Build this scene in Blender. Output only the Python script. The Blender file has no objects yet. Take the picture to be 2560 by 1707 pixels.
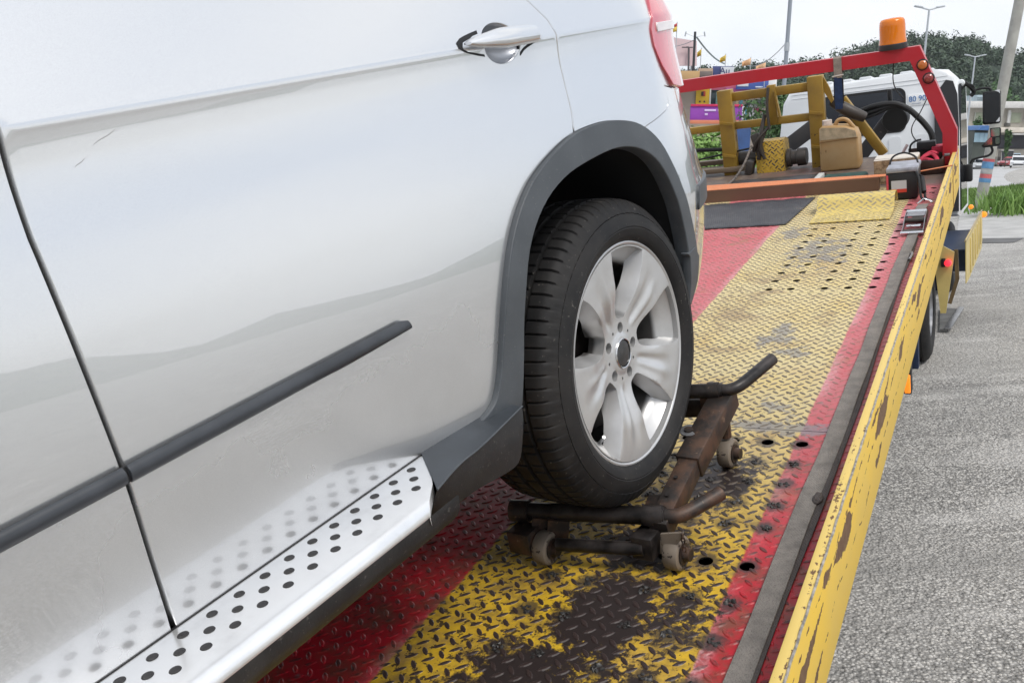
import bpy, bmesh, math, random
from mathutils import Vector, Matrix, geometry
R = math.radians
random.seed(7)
SC = bpy.context.scene
C = SC.collection

# ------------------------------------------------------------------ camera
RW = Matrix(((0.999984, 0.005591, 0.0), (0.001264, -0.226053, 0.974114), (0.005446, -0.974099, -0.226057)))
CAM_H = 1.68
cam_d = bpy.data.cameras.new('camera')
cam_d.sensor_width = 36.0
cam_d.lens = 2200.0 / 2560.0 * 36.0
cam_d.clip_start = 0.05
cam_d.clip_end = 3000.0
cam = bpy.data.objects.new('camera', cam_d)
C.objects.link(cam)
cr, cu, cb = RW @ Vector((1, 0, 0)), RW @ Vector((0, -1, 0)), RW @ Vector((0, 0, -1))
cam.matrix_world = Matrix(((cr.x, cu.x, cb.x, 0), (cr.y, cu.y, cb.y, 0), (cr.z, cu.z, cb.z, CAM_H), (0, 0, 0, 1)))
SC.camera = cam

# ------------------------------------------------------------------ world and sun (bright overcast)
SUN_EL, SUN_AZ = R(58), R(150)          # azimuth clockwise from +Y: behind the camera, to its right
w = bpy.data.worlds.new('World')
SC.world = w
w.use_nodes = True
nt = w.node_tree
for n in list(nt.nodes):
    nt.nodes.remove(n)
out = nt.nodes.new('ShaderNodeOutputWorld')
bg = nt.nodes.new('ShaderNodeBackground')
sky = nt.nodes.new('ShaderNodeTexSky')
sky.sky_type = 'NISHITA'
sky.sun_disc = False
sky.sun_elevation = SUN_EL
sky.sun_rotation = SUN_AZ
sky.air_density = 1.0
sky.dust_density = 3.0
tc = nt.nodes.new('ShaderNodeTexCoord')
cl = nt.nodes.new('ShaderNodeTexNoise')
cl.inputs['Scale'].default_value = 1.7
cl.inputs['Detail'].default_value = 4.0
cl.inputs['Roughness'].default_value = 0.5
cmap = nt.nodes.new('ShaderNodeMapping')
cmap.inputs['Scale'].default_value = (1, 1, 2.5)
ramp = nt.nodes.new('ShaderNodeValToRGB')
ramp.color_ramp.elements[0].position = 0.38
ramp.color_ramp.elements[0].color = (5.5, 6.05, 6.95, 1)
ramp.color_ramp.elements[1].position = 0.64
ramp.color_ramp.elements[1].color = (7.9, 7.95, 8.0, 1)
mixs = nt.nodes.new('ShaderNodeMix')
mixs.data_type = 'RGBA'
mixs.inputs['Factor'].default_value = 0.9
nt.links.new(tc.outputs['Generated'], cmap.inputs['Vector'])
nt.links.new(cmap.outputs['Vector'], cl.inputs['Vector'])
nt.links.new(cl.outputs['Fac'], ramp.inputs['Fac'])
nt.links.new(sky.outputs['Color'], mixs.inputs['A'])
nt.links.new(ramp.outputs['Color'], mixs.inputs['B'])
nt.links.new(mixs.outputs['Result'], bg.inputs['Color'])
bg.inputs['Strength'].default_value = 0.1
nt.links.new(bg.outputs['Background'], out.inputs['Surface'])

sd = bpy.data.lights.new('sun', 'SUN')
sd.energy = 1.5
sd.angle = R(20)
sd.color = (1.0, 0.96, 0.9)
sun = bpy.data.objects.new('sun', sd)
C.objects.link(sun)
sdir = Vector((math.sin(SUN_AZ) * math.cos(SUN_EL), math.cos(SUN_AZ) * math.cos(SUN_EL), math.sin(SUN_EL)))
sun.rotation_euler = sdir.to_track_quat('Z', 'Y').to_euler()

SC.view_settings.view_transform = 'Standard'
SC.view_settings.look = 'None'
SC.view_settings.exposure = 0.58
SC.view_settings.gamma = 1.0
SC.view_settings.use_curve_mapping = False
SC.cycles.use_denoising = True
SC.cycles.max_bounces = 6
SC.cycles.diffuse_bounces = 3
SC.cycles.glossy_bounces = 4
SC.cycles.volume_bounces = 0
SC.cycles.use_adaptive_sampling = True
SC.cycles.adaptive_threshold = 0.02
SC.cycles.transparent_max_bounces = 8
SC.cycles.caustics_reflective = False
SC.cycles.caustics_refractive = False

# ------------------------------------------------------------------ frames of reference
def m4(r, t):
    return Matrix(((*r[0], t[0]), (*r[1], t[1]), (*r[2], t[2]), (0, 0, 0, 1)))
# tilted tray of the tow truck: x right, y up the tray, z off the deck
M_BED = m4(((0.867287, 0.465841, -0.175513), (-0.485299, 0.869740, -0.089644), (0.110891, 0.162923, 0.980387)), (0.196575, 0.100401, 0.581966))
# chassis of the tow truck (stands on the cambered verge)
M_CH = m4(((0.867287, 0.488311, -0.096772), (-0.485299, 0.872670, 0.054150), (0.110891, 0.0, 0.993833)), (0.246487, 0.072472, 0.069380))
M_BED_IN_CH = M_CH.inverted() @ M_BED
# car on the tray: local x towards its nose, y out of its left flank, z up; origin at the rear wheel's rim centre
M_CAR = M_BED @ m4(((-0.107999, 0.993810, -0.026024), (-0.994151, -0.107962, 0.002827), (0.0, 0.026177, 0.999657)), (-0.734, 1.689, 0.450))

def at(px, py, d):
    """world point at d metres in front of the camera plane, in the direction of a photo pixel (2560 wide)"""
    v = RW @ Vector(((px - 1280) / 2200, (py - 853.5) / 2200, 1))
    return Vector((0, 0, CAM_H)) + v * (d / v.y)

# ------------------------------------------------------------------ mesh helpers
def finish(bm, angle=0.6, flat=False):
    bmesh.ops.recalc_face_normals(bm, faces=bm.faces)
    for f in bm.faces:
        f.smooth = not flat
    if not flat:
        for e in bm.edges:
            if len(e.link_faces) == 2:
                e.smooth = e.calc_face_angle(0) < angle
    return bm

def obj(name, bm, material, parent=None, mtx=None, angle=0.6, flat=False, recalc=True):
    me = bpy.data.meshes.new(name)
    if recalc:
        finish(bm, angle, flat)
    bm.to_mesh(me)
    bm.free()
    o = bpy.data.objects.new(name, me)
    if material:
        me.materials.append(material)
    C.objects.link(o)
    if parent:
        o.parent = parent
    if mtx is not None:
        if parent:
            o.matrix_local = mtx
        else:
            o.matrix_world = mtx
    return o

def mesh_obj(name, verts, faces, material, parent=None, mtx=None, smooth=False, normals=None):
    me = bpy.data.meshes.new(name)
    me.from_pydata([tuple(v) for v in verts], [], faces)
    if smooth:
        me.polygons.foreach_set('use_smooth', [True] * len(me.polygons))
    me.update()
    if normals:
        me.normals_split_custom_set_from_vertices([tuple(n) for n in normals])
    if material:
        me.materials.append(material)
    o = bpy.data.objects.new(name, me)
    C.objects.link(o)
    if parent:
        o.parent = parent
    if mtx is not None:
        if parent:
            o.matrix_local = mtx
        else:
            o.matrix_world = mtx
    return o

def tag(o, label=None, cat=None, group=None, kind=None):
    if label: o['label'] = label
    if cat: o['category'] = cat
    if group: o['group'] = group
    if kind: o['kind'] = kind
    return o

def empty(name, mtx, label=None, cat=None, group=None, parent=None):
    o = bpy.data.objects.new(name, None)
    o.empty_display_size = 0.1
    C.objects.link(o)
    if parent:
        o.parent = parent
        o.matrix_local = mtx
    else:
        o.matrix_world = mtx
    tag(o, label, cat, group)
    return o

def dup(o, parent=None):
    c = o.copy()
    C.objects.link(c)
    if parent:
        c.parent = parent
    for ch in list(o.children):
        dup(ch, c)
    return c

def box(bm, c, s, rot=None, bev=0.0, seg=2):
    m = Matrix.Translation(c)
    if rot is not None:
        m = m @ rot.to_4x4()
    m = m @ Matrix.Diagonal((*s, 1))
    r = bmesh.ops.create_cube(bm, size=1.0, matrix=m)
    if bev > 0:
        es = list({e for v in r['verts'] for e in v.link_edges})
        bmesh.ops.bevel(bm, geom=es, offset=bev, segments=seg, profile=0.5, affect='EDGES')
    return bm

def boxr(bm, x0, x1, y0, y1, z0, z1, bev=0.0):
    return box(bm, ((x0 + x1) / 2, (y0 + y1) / 2, (z0 + z1) / 2), (abs(x1 - x0), abs(y1 - y0), abs(z1 - z0)), None, bev)

def bar(bm, p, q, w, h, bev=0.0, up=(0, 0, 1)):
    """square bar from p to q"""
    p, q = Vector(p), Vector(q)
    d = (q - p)
    y = d.normalized()
    u = Vector(up)
    x = y.cross(u)
    if x.length < 1e-4:
        x = y.cross(Vector((1, 0, 0)))
    x.normalize()
    z = x.cross(y)
    rot = Matrix((x, y, z)).transposed()
    return box(bm, (p + q) / 2, (w, d.length, h), rot, bev)

def tube(bm, pts, r, n=10, caps=True, rad=None):
    pts = [Vector(p) for p in pts]
    N = len(pts)
    tang = []
    for i in range(N):
        a, b = pts[max(i - 1, 0)], pts[min(i + 1, N - 1)]
        tang.append((b - a).normalized())
    up = Vector((0, 0, 1)) if abs(tang[0].z) < 0.9 else Vector((1, 0, 0))
    x = tang[0].cross(up).normalized()
    rings = []
    for i in range(N):
        t = tang[i]
        x = (x - t * x.dot(t)).normalized()
        y = t.cross(x)
        rr = rad[i] if rad else r
        rings.append([bm.verts.new(pts[i] + (x * math.cos(k * 2 * math.pi / n) + y * math.sin(k * 2 * math.pi / n)) * rr) for k in range(n)])
    for i in range(N - 1):
        for k in range(n):
            bm.faces.new((rings[i][k], rings[i][(k + 1) % n], rings[i + 1][(k + 1) % n], rings[i + 1][k]))
    if caps:
        bm.faces.new(rings[0][::-1])
        bm.faces.new(rings[-1])
    return bm

def spline(pts, n=8):
    """Catmull-Rom through pts"""
    P = [Vector(p) for p in pts]
    P = [P[0] * 2 - P[1]] + P + [P[-1] * 2 - P[-2]]
    o = []
    for i in range(1, len(P) - 2):
        for k in range(n):
            t = k / n
            a, b, c, d = P[i - 1], P[i], P[i + 1], P[i + 2]
            o.append(0.5 * ((2 * b) + (c - a) * t + (2 * a - 5 * b + 4 * c - d) * t * t + (3 * b - a - 3 * c + d) * t ** 3))
    o.append(P[-2])
    return o

def lathe(bm, prof, mtx=None, n=48, close=False, wob=None):
    """prof: (radius, axial); the axis is local Y of mtx; circle in local X,Z"""
    mtx = mtx or Matrix.Identity(4)
    rings = []
    for k in range(n):
        a = 2 * math.pi * k / n
        rings.append([bm.verts.new(mtx @ Vector(((r + (wob(k, j) if wob else 0)) * math.cos(a), y, (r + (wob(k, j) if wob else 0)) * math.sin(a)))) for j, (r, y) in enumerate(prof)])
    m = len(prof)
    for k in range(n):
        A, B_ = rings[k], rings[(k + 1) % n]
        for j in range(m if close else m - 1):
            jj = (j + 1) % m
            try:
                bm.faces.new((A[j], B_[j], B_[jj], A[jj]))
            except ValueError:
                pass
    bmesh.ops.remove_doubles(bm, verts=[v for r in rings for v in r], dist=1e-6)
    return bm

def prism(bm, pts, a, b, ax='y'):
    """extrude polygon pts (two coords) along the axis from a to b"""
    def mk(p, t):
        if ax == 'y': return (p[0], t, p[1])
        if ax == 'x': return (t, p[0], p[1])
        return (p[0], p[1], t)
    A = [bm.verts.new(mk(p, a)) for p in pts]
    B_ = [bm.verts.new(mk(p, b)) for p in pts]
    n = len(pts)
    for i in range(n):
        bm.faces.new((A[i], A[(i + 1) % n], B_[(i + 1) % n], B_[i]))
    bm.faces.new(A[::-1])
    bm.faces.new(B_)
    return bm

def sheet(bm, prof, x0, x1, th):
    """bent sheet: profile of (y,z) extruded in x with thickness th"""
    P = [Vector((0, p[0], p[1])) for p in prof]
    top = []
    for i in range(len(P)):
        t = (P[min(i + 1, len(P) - 1)] - P[max(i - 1, 0)]).normalized()
        top.append(P[i] + Vector((0, -t.z, t.y)) * th)
    poly = [(v.y, v.z) for v in P] + [(v.y, v.z) for v in reversed(top)]
    return prism(bm, poly, x0, x1, 'x')

def mitre(path, w):
    P = [Vector(p) for p in path]
    L, Rr = [], []
    for i in range(len(P)):
        if i == 0: d = (P[1] - P[0]).normalized(); n = Vector((-d.y, d.x)); k = 1
        elif i == len(P) - 1: d = (P[-1] - P[-2]).normalized(); n = Vector((-d.y, d.x)); k = 1
        else:
            a, b = (P[i] - P[i - 1]).normalized(), (P[i + 1] - P[i]).normalized()
            n = (Vector((-a.y, a.x)) + Vector((-b.y, b.x))).normalized()
            k = 1 / max(0.3, n.dot(Vector((-a.y, a.x))))
        L.append(P[i] + n * (w / 2 * k))
        Rr.append(P[i] - n * (w / 2 * k))
    return L, Rr

def sweep_xz(bm, path, w, y0, y1):
    """mitred flat bar along a path in the x-z plane, thick from y0 to y1"""
    L, Rr = mitre(path, w)
    n = len(path)
    V = [[bm.verts.new((p.x, y, p.y)) for p in q] for q in (L, Rr) for y in (y0, y1)]
    l0, l1, r0, r1 = V
    for i in range(n - 1):
        for a, b in ((l0, l1), (l1, r1), (r1, r0), (r0, l0)):
            bm.faces.new((a[i], a[i + 1], b[i + 1], b[i]))
    bm.faces.new((l0[0], l1[0], r1[0], r0[0]))
    bm.faces.new((l0[-1], l1[-1], r1[-1], r0[-1]))
    return bm

def inside(p, poly):
    c = False
    n = len(poly)
    j = n - 1
    for i in range(n):
        a, b = poly[i], poly[j]
        if (a[1] > p[1]) != (b[1] > p[1]) and p[0] < (b[0] - a[0]) * (p[1] - a[1]) / (b[1] - a[1]) + a[0]:
            c = not c
        j = i
    return c

def resample(poly, step, closed=True):
    o = []
    n = len(poly)
    for i in range(n if closed else n - 1):
        a, b = Vector(poly[i]), Vector(poly[(i + 1) % n])
        k = max(1, int(math.ceil((b - a).length / step)))
        for j in range(k):
            o.append(tuple(a.lerp(b, j / k)))
    return o

def smooth_poly(pts, n=6):
    return [(v.x, v.y) for v in spline([(p[0], p[1], 0) for p in pts], n)]

def circle2(c, r, n=16, ph=0.0):
    return [(c[0] + r * math.cos(ph + 2 * math.pi * k / n), c[1] + r * math.sin(ph + 2 * math.pi * k / n)) for k in range(n)]

def cdt(outline, holes=(), inner=()):
    V, E_ = [], []
    loops = []
    for L in (outline, *holes):
        s = len(V)
        V += [Vector(p) for p in L]
        E_ += [(s + i, s + (i + 1) % len(L)) for i in range(len(L))]
    V += [Vector(p) for p in inner]
    v, e, f, ov, oe, of = geometry.delaunay_2d_cdt(V, E_, [], 0, 1e-7)
    keep = []
    for q in f:
        c = ((v[q[0]].x + v[q[1]].x + v[q[2]].x) / 3, (v[q[0]].y + v[q[1]].y + v[q[2]].y) / 3)
        if inside(c, outline) and not any(inside(c, h) for h in holes):
            keep.append(q)
    return v, keep

def boundary_loops(nv, faces):
    cnt = {}
    for f in faces:
        n = len(f)
        for i in range(n):
            a, b = f[i], f[(i + 1) % n]
            cnt[(a, b)] = cnt.get((a, b), 0) + 1
    nxt = {a: b for (a, b) in cnt if (b, a) not in cnt}
    return nxt

# ------------------------------------------------------------------ material helpers
class NB:
    """small node builder"""
    def __init__(s, name):
        s.m = bpy.data.materials.new(name)
        s.m.use_nodes = True
        s.t = s.m.node_tree
        s.b = s.t.nodes['Principled BSDF']
    def n(s, typ, **kw):
        d = s.t.nodes.new('ShaderNode' + typ)
        for k, v in kw.items():
            setattr(d, k, v)
        return d
    def put(s, inp, v):
        if hasattr(v, 'is_output') or isinstance(v, bpy.types.NodeSocket):
            s.t.links.new(v, inp)
        else:
            if inp.type == 'RGBA' and len(v) == 3:
                v = (*v, 1)
            inp.default_value = v
    def coord(s, ob=None, which='Object'):
        t = s.n('TexCoord')
        if ob: t.object = ob
        return t.outputs[which]
    def xyz(s, v):
        d = s.n('SeparateXYZ'); s.put(d.inputs[0], v)
        return d.outputs[0], d.outputs[1], d.outputs[2]
    def comb(s, x, y, z):
        d = s.n('CombineXYZ')
        for i, v in enumerate((x, y, z)): s.put(d.inputs[i], v)
        return d.outputs[0]
    def vmul(s, v, sc):
        d = s.n('VectorMath', operation='MULTIPLY'); s.put(d.inputs[0], v); d.inputs[1].default_value = sc
        return d.outputs[0]
    def mth(s, op, a, b=0.0, c=0.0, clamp=False):
        d = s.n('Math', operation=op); d.use_clamp = clamp
        s.put(d.inputs[0], a); s.put(d.inputs[1], b); s.put(d.inputs[2], c)
        return d.outputs[0]
    def ss(s, v, a, b, lo=0.0, hi=1.0):
        d = s.n('MapRange', interpolation_type='SMOOTHSTEP')
        s.put(d.inputs[0], v)
        for i, q in enumerate((a, b, lo, hi)): s.put(d.inputs[i + 1], q)
        return d.outputs[0]
    def noise(s, v, scale, detail=3.0, rough=0.55, dist=0.0):
        d = s.n('TexNoise')
        if v is not None: s.put(d.inputs['Vector'], v)
        d.inputs['Scale'].default_value = scale; d.inputs['Detail'].default_value = detail
        d.inputs['Roughness'].default_value = rough; d.inputs['Distortion'].default_value = dist
        return d.outputs['Fac']
    def voro(s, v, scale, feat='F1', out='Distance', rnd=1.0):
        d = s.n('TexVoronoi', feature=feat)
        if v is not None: s.put(d.inputs['Vector'], v)
        d.inputs['Scale'].default_value = scale; d.inputs['Randomness'].default_value = rnd
        return d.outputs[out]
    def mix(s, f, a, b):
        d = s.n('Mix', data_type='RGBA')
        s.put(d.inputs[0], f); s.put(d.inputs[6], a); s.put(d.inputs[7], b)
        return d.outputs[2]
    def mixf(s, f, a, b):
        d = s.n('Mix', data_type='FLOAT')
        s.put(d.inputs[0], f); s.put(d.inputs[2], a); s.put(d.inputs[3], b)
        return d.outputs[0]
    def bump(s, h, st=0.3, dist=0.01):
        d = s.n('Bump'); d.inputs['Strength'].default_value = st; d.inputs['Distance'].default_value = dist
        s.put(d.inputs['Height'], h)
        s.t.links.new(d.outputs[0], s.b.inputs['Normal'])
    def set(s, **kw):
        names = dict(col='Base Color', rough='Roughness', metal='Metallic', coat='Coat Weight', coatr='Coat Roughness', spec='Specular IOR Level',
                     emit='Emission Color', emits='Emission Strength', trans='Transmission Weight', ior='IOR', alpha='Alpha', sub='Subsurface Weight')
        for k, v in kw.items():
            s.put(s.b.inputs[names[k]], v)
        return s

def simple(name, col, rough=0.5, metal=0.0, var=0.0, vs=8.0, bump=0.0, bs=60.0, **kw):
    b = NB(name)
    co = b.coord()
    c = (*col, 1)
    if var > 0:
        f = b.noise(co, vs, 4.0, 0.6)
        lo = tuple(max(0, x * (1 - var)) for x in col)
        hi = tuple(min(1, x * (1 + var)) for x in col)
        b.set(col=b.mix(b.ss(f, 0.3, 0.7), lo, hi), rough=b.mixf(f, max(0.02, rough - 0.1), min(1, rough + 0.1)), metal=metal)
    else:
        b.set(col=c, rough=rough, metal=metal)
    if bump > 0:
        b.bump(b.noise(co, bs, 3.0), bump, 0.002)
    b.set(**kw)
    return b.m

def weathered(name, col, under, amount=0.5, scale=14.0, stretch=(1, 1, 1), rough=0.5, under_rough=0.75, metal=0.0, ob=None, fade=None):
    """paint worn through to what is under it, in shaped patches"""
    b = NB(name)
    co = b.coord(ob)
    v = b.vmul(co, stretch)
    n1 = b.noise(v, scale, 6.0, 0.65)
    n2 = b.noise(co, scale * 5, 3.0, 0.6)
    h = b.mth('ADD', n1, b.mth('MULTIPLY', b.mth('SUBTRACT', n2, 0.5), 0.25))
    m = b.ss(h, 0.5 + (1 - amount) * 0.3, 0.53 + (1 - amount) * 0.3)
    dirt = b.noise(co, scale * 0.4, 4.0, 0.6)
    c0 = b.mix(b.ss(dirt, 0.35, 0.75), col, fade or tuple(x * 0.8 for x in col))
    b.set(col=b.mix(m, c0, under), rough=b.mixf(m, rough, under_rough), metal=metal)
    b.bump(b.mth('SUBTRACT', b.mth('MULTIPLY', n2, 0.2), m), 0.35, 0.0012)
    return b.m

MAT = {}
# ------------------------------------------------------------------ materials
def paint_mat():
    b = NB('silver_car_paint')
    co = b.coord()
    fl = b.noise(co, 1400.0, 1.0)
    dust = b.noise(co, 3.0, 5.0, 0.6)
    x, y, z = b.xyz(co)
    low = b.ss(z, 0.42, 0.05)
    grime = b.mth('MULTIPLY', low, b.ss(dust, 0.35, 0.8), clamp=True)
    base = b.mix(b.ss(fl, 0.35, 0.65), (0.70, 0.705, 0.715), (0.77, 0.775, 0.78))
    base = b.mix(b.mth('MULTIPLY', grime, 0.25), base, (0.36, 0.34, 0.32))
    # fine scratches
    sc = b.noise(b.vmul(co, (1.6, 1, 14)), 11.0, 6.0, 0.7, 0.6)
    s = b.ss(b.mth('ABSOLUTE', b.mth('SUBTRACT', sc, 0.5)), 0.003, 0.0)
    gate = b.ss(b.noise(co, 2.3, 2.0), 0.62, 0.7)
    b.set(col=base, metal=0.88, rough=b.mixf(b.mth('MULTIPLY', s, gate), b.mixf(grime, 0.26, 0.36), 0.5), coat=1.0, coatr=b.mixf(grime, 0.015, 0.06))
    b.b.inputs['Coat IOR'].default_value = 2.0
    d = b.n('Bump'); d.inputs['Strength'].default_value = 0.012; d.inputs['Distance'].default_value = 0.01
    b.put(d.inputs['Height'], b.noise(co, 5.0, 2.0))
    b.t.links.new(d.outputs[0], b.b.inputs['Normal'])
    b.t.links.new(d.outputs[0], b.b.inputs['Coat Normal'])
    return b.m
MAT['paint'] = paint_mat()

def trim_mat():
    b = NB('grey_plastic_trim')
    co = b.coord()
    n = b.noise(co, 9.0, 5.0, 0.6)
    sp = b.ss(b.noise(co, 260.0, 2.0), 0.68, 0.74)
    c = b.mix(b.ss(n, 0.3, 0.75), (0.052, 0.059, 0.067), (0.078, 0.087, 0.097))
    b.set(col=b.mix(b.mth('MULTIPLY', sp, 0.35), c, (0.3, 0.28, 0.25)), rough=b.mixf(n, 0.42, 0.58))
    b.bump(b.noise(co, 700.0, 2.0), 0.08, 0.001)
    return b.m
MAT['trim'] = trim_mat()

def flap_mat():
    b = NB('muddy_black_plastic')
    co = b.coord()
    n = b.noise(co, 14.0, 5.0, 0.65)
    sp = b.ss(b.noise(co, 170.0, 2.0), 0.66, 0.72)
    x, y, z = b.xyz(co)
    c = b.mix(b.ss(n, 0.4, 0.75), (0.014, 0.015, 0.017), (0.030, 0.030, 0.030))
    b.set(col=b.mix(b.mth('MULTIPLY', sp, 0.4), c, (0.16, 0.15, 0.135)), rough=b.mixf(n, 0.38, 0.6))
    b.bump(b.noise(co, 220.0, 3.0), 0.15, 0.0015)
    return b.m
MAT['flap'] = flap_mat()
MAT['dark'] = simple('black_liner', (0.012, 0.012, 0.013), 0.8)
MAT['gap'] = simple('black_rubber_seal', (0.008, 0.008, 0.009), 0.6)
MAT['chrome'] = simple('bright_metal', (0.7, 0.71, 0.72), 0.18, 1.0)
MAT['steel'] = simple('grey_steel', (0.36, 0.36, 0.37), 0.38, 0.9, 0.2, 20)
MAT['glass'] = simple('tinted_glass', (0.012, 0.014, 0.018), 0.03, 0.0)
MAT['stud'] = simple('black_rubber_stud', (0.022, 0.021, 0.022), 0.55, 0, 0.2, 60)

def alu_mat(name, col, rough, streak=40.0):
    b = NB(name)
    co = b.coord()
    n = b.noise(b.vmul(co, (1, streak, streak)), 4.0, 4.0, 0.6)
    g = b.noise(co, 10.0, 5.0, 0.65)
    c = b.mix(b.ss(g, 0.45, 0.8), col, tuple(x * 0.82 for x in col))
    b.set(col=c, metal=0.62, rough=b.mixf(n, rough - 0.02, rough + 0.03))
    return b.m
MAT['board'] = alu_mat('satin_aluminium_step', (0.86, 0.865, 0.87), 0.24, 6.0)
def rim_mat():
    b = NB('silver_alloy_rim')
    co = b.coord()
    g = b.noise(co, 12.0, 5.0, 0.65)
    x, y, z = b.xyz(co)
    deep = b.ss(y, -0.046, -0.060)                       # brake dust on the barrel, darkened further for the shade behind the spokes
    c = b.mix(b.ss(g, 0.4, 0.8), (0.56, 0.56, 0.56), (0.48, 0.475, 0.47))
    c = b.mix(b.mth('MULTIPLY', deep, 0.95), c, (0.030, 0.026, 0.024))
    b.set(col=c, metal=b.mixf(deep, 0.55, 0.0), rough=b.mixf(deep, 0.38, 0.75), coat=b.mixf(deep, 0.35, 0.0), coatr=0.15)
    return b.m
MAT['rim'] = rim_mat()

def rubber_mat():
    b = NB('tyre_rubber')
    co = b.coord()
    n = b.noise(co, 16.0, 6.0, 0.65)
    sp = b.ss(b.noise(co, 120.0, 3.0), 0.66, 0.74)
    dust = b.ss(b.noise(co, 5.0, 4.0, 0.6), 0.4, 0.75)
    c = b.mix(b.ss(n, 0.35, 0.75), (0.010, 0.010, 0.011), (0.022, 0.021, 0.0205))
    c = b.mix(b.mth('MULTIPLY', dust, 0.22), c, (0.07, 0.062, 0.056))
    c = b.mix(b.mth('MULTIPLY', sp, 0.5), c, (0.17, 0.155, 0.14))
    b.set(col=c, rough=b.mixf(n, 0.55, 0.75), spec=0.28)
    b.bump(b.noise(co, 300.0, 3.0), 0.15, 0.001)
    return b.m
MAT['rubber'] = rubber_mat()

def lens_mat(name, col, rough=0.08, metalback=0.0):
    b = NB(name)
    co = b.coord()
    b.set(col=(*col, 1), rough=rough, coat=1.0, coatr=0.03, spec=0.6)
    return b.m
MAT['tail'] = lens_mat('red_lamp_lens', (0.60, 0.085, 0.115))
MAT['tailclear'] = lens_mat('clear_lamp_lens', (0.72, 0.66, 0.67))
MAT['amber'] = lens_mat('amber_lens', (0.52, 0.13, 0.012), 0.3)
MAT['redlens'] = lens_mat('red_marker_lens', (0.26, 0.02, 0.02), 0.35)
def beacon_mat():
    b = NB('orange_beacon_dome')
    b.set(col=(1.0, 0.26, 0.005, 1), rough=0.12, trans=0.35, ior=1.3, coat=0.6, sub=0.0)
    return b.m
MAT['beacon'] = beacon_mat()
def lit(name, col, st):
    b = NB(name)
    b.set(col=(*col, 1), rough=0.3, emit=(*col, 1), emits=st)
    return b.m
MAT['amberlit'] = lit('lit_amber_lamp', (1.0, 0.27, 0.02), 0.55)
MAT['redlit'] = lit('lit_red_lamp', (1.0, 0.03, 0.05), 0.9)

# ------------------------------------------------------------------ the silver car
CAR = empty('silver_car', M_CAR, 'silver estate car with grey wheel arch trim standing on the flatbed tray', 'car')

PZ = [(-.1, -.05), (.0, -.015), (.09, .001), (.2, .0095), (.3, .0172), (.35, .0182), (.45, .0165), (.55, .0115), (.61, .0070), (.635, .0062), (.66, .0076), (.676, .0097), (.6815, .0106), (.6855, .0106), (.690, .0092), (.72, -.0015), (.75, -.0125), (.8, -.031), (.9, -.07), (1.0, -.12)]
def make_pchip(P):
    X = [p[0] for p in P]; Y = [p[1] for p in P]; n = len(P)
    h = [X[i + 1] - X[i] for i in range(n - 1)]
    d = [(Y[i + 1] - Y[i]) / h[i] for i in range(n - 1)]
    m = [0.0] * n
    m[0], m[-1] = d[0], d[-1]
    for i in range(1, n - 1):
        m[i] = 0 if d[i - 1] * d[i] <= 0 else 2 * d[i - 1] * d[i] / (d[i - 1] + d[i])
    def f(x):
        i = 0
        while i < n - 2 and x > X[i + 1]: i += 1
        t = (x - X[i]) / h[i]
        return (2 * t ** 3 - 3 * t ** 2 + 1) * Y[i] + (t ** 3 - 2 * t ** 2 + t) * h[i] * m[i] + (-2 * t ** 3 + 3 * t ** 2) * Y[i + 1] + (t ** 3 - t ** 2) * h[i] * m[i + 1]
    return f
prof = make_pchip(PZ)
aaf = make_pchip([(-.1, .58), (0, .64), (.1, .69), (.2, .735), (.265, .73), (.305, .69), (.35, .665), (.4, .635), (.45, .605), (.5, .585), (.55, .575), (.6, .57), (.7, .565), (.9, .50), (1.0, .46)])
S0, BB = .22, .46
def SF(s, z, o=0.0):
    """body side: s runs towards the tail, z up, o out of the skin; local car coordinates"""
    p = prof(z) + o
    if s <= S0:
        return Vector((-s, p, z))
    t = math.pi / 2 - (s - S0) / .66
    return Vector((-(S0 + (aaf(z) + p) * math.cos(t)), -BB + (BB + p) * math.sin(t), z))
def SN(s, z, o=0.0):
    e = 1e-3
    a = SF(s + e, z, o) - SF(s - e, z, o)
    b = SF(s, z + e, o) - SF(s, z - e, o)
    return a.cross(b).normalized()

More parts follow.
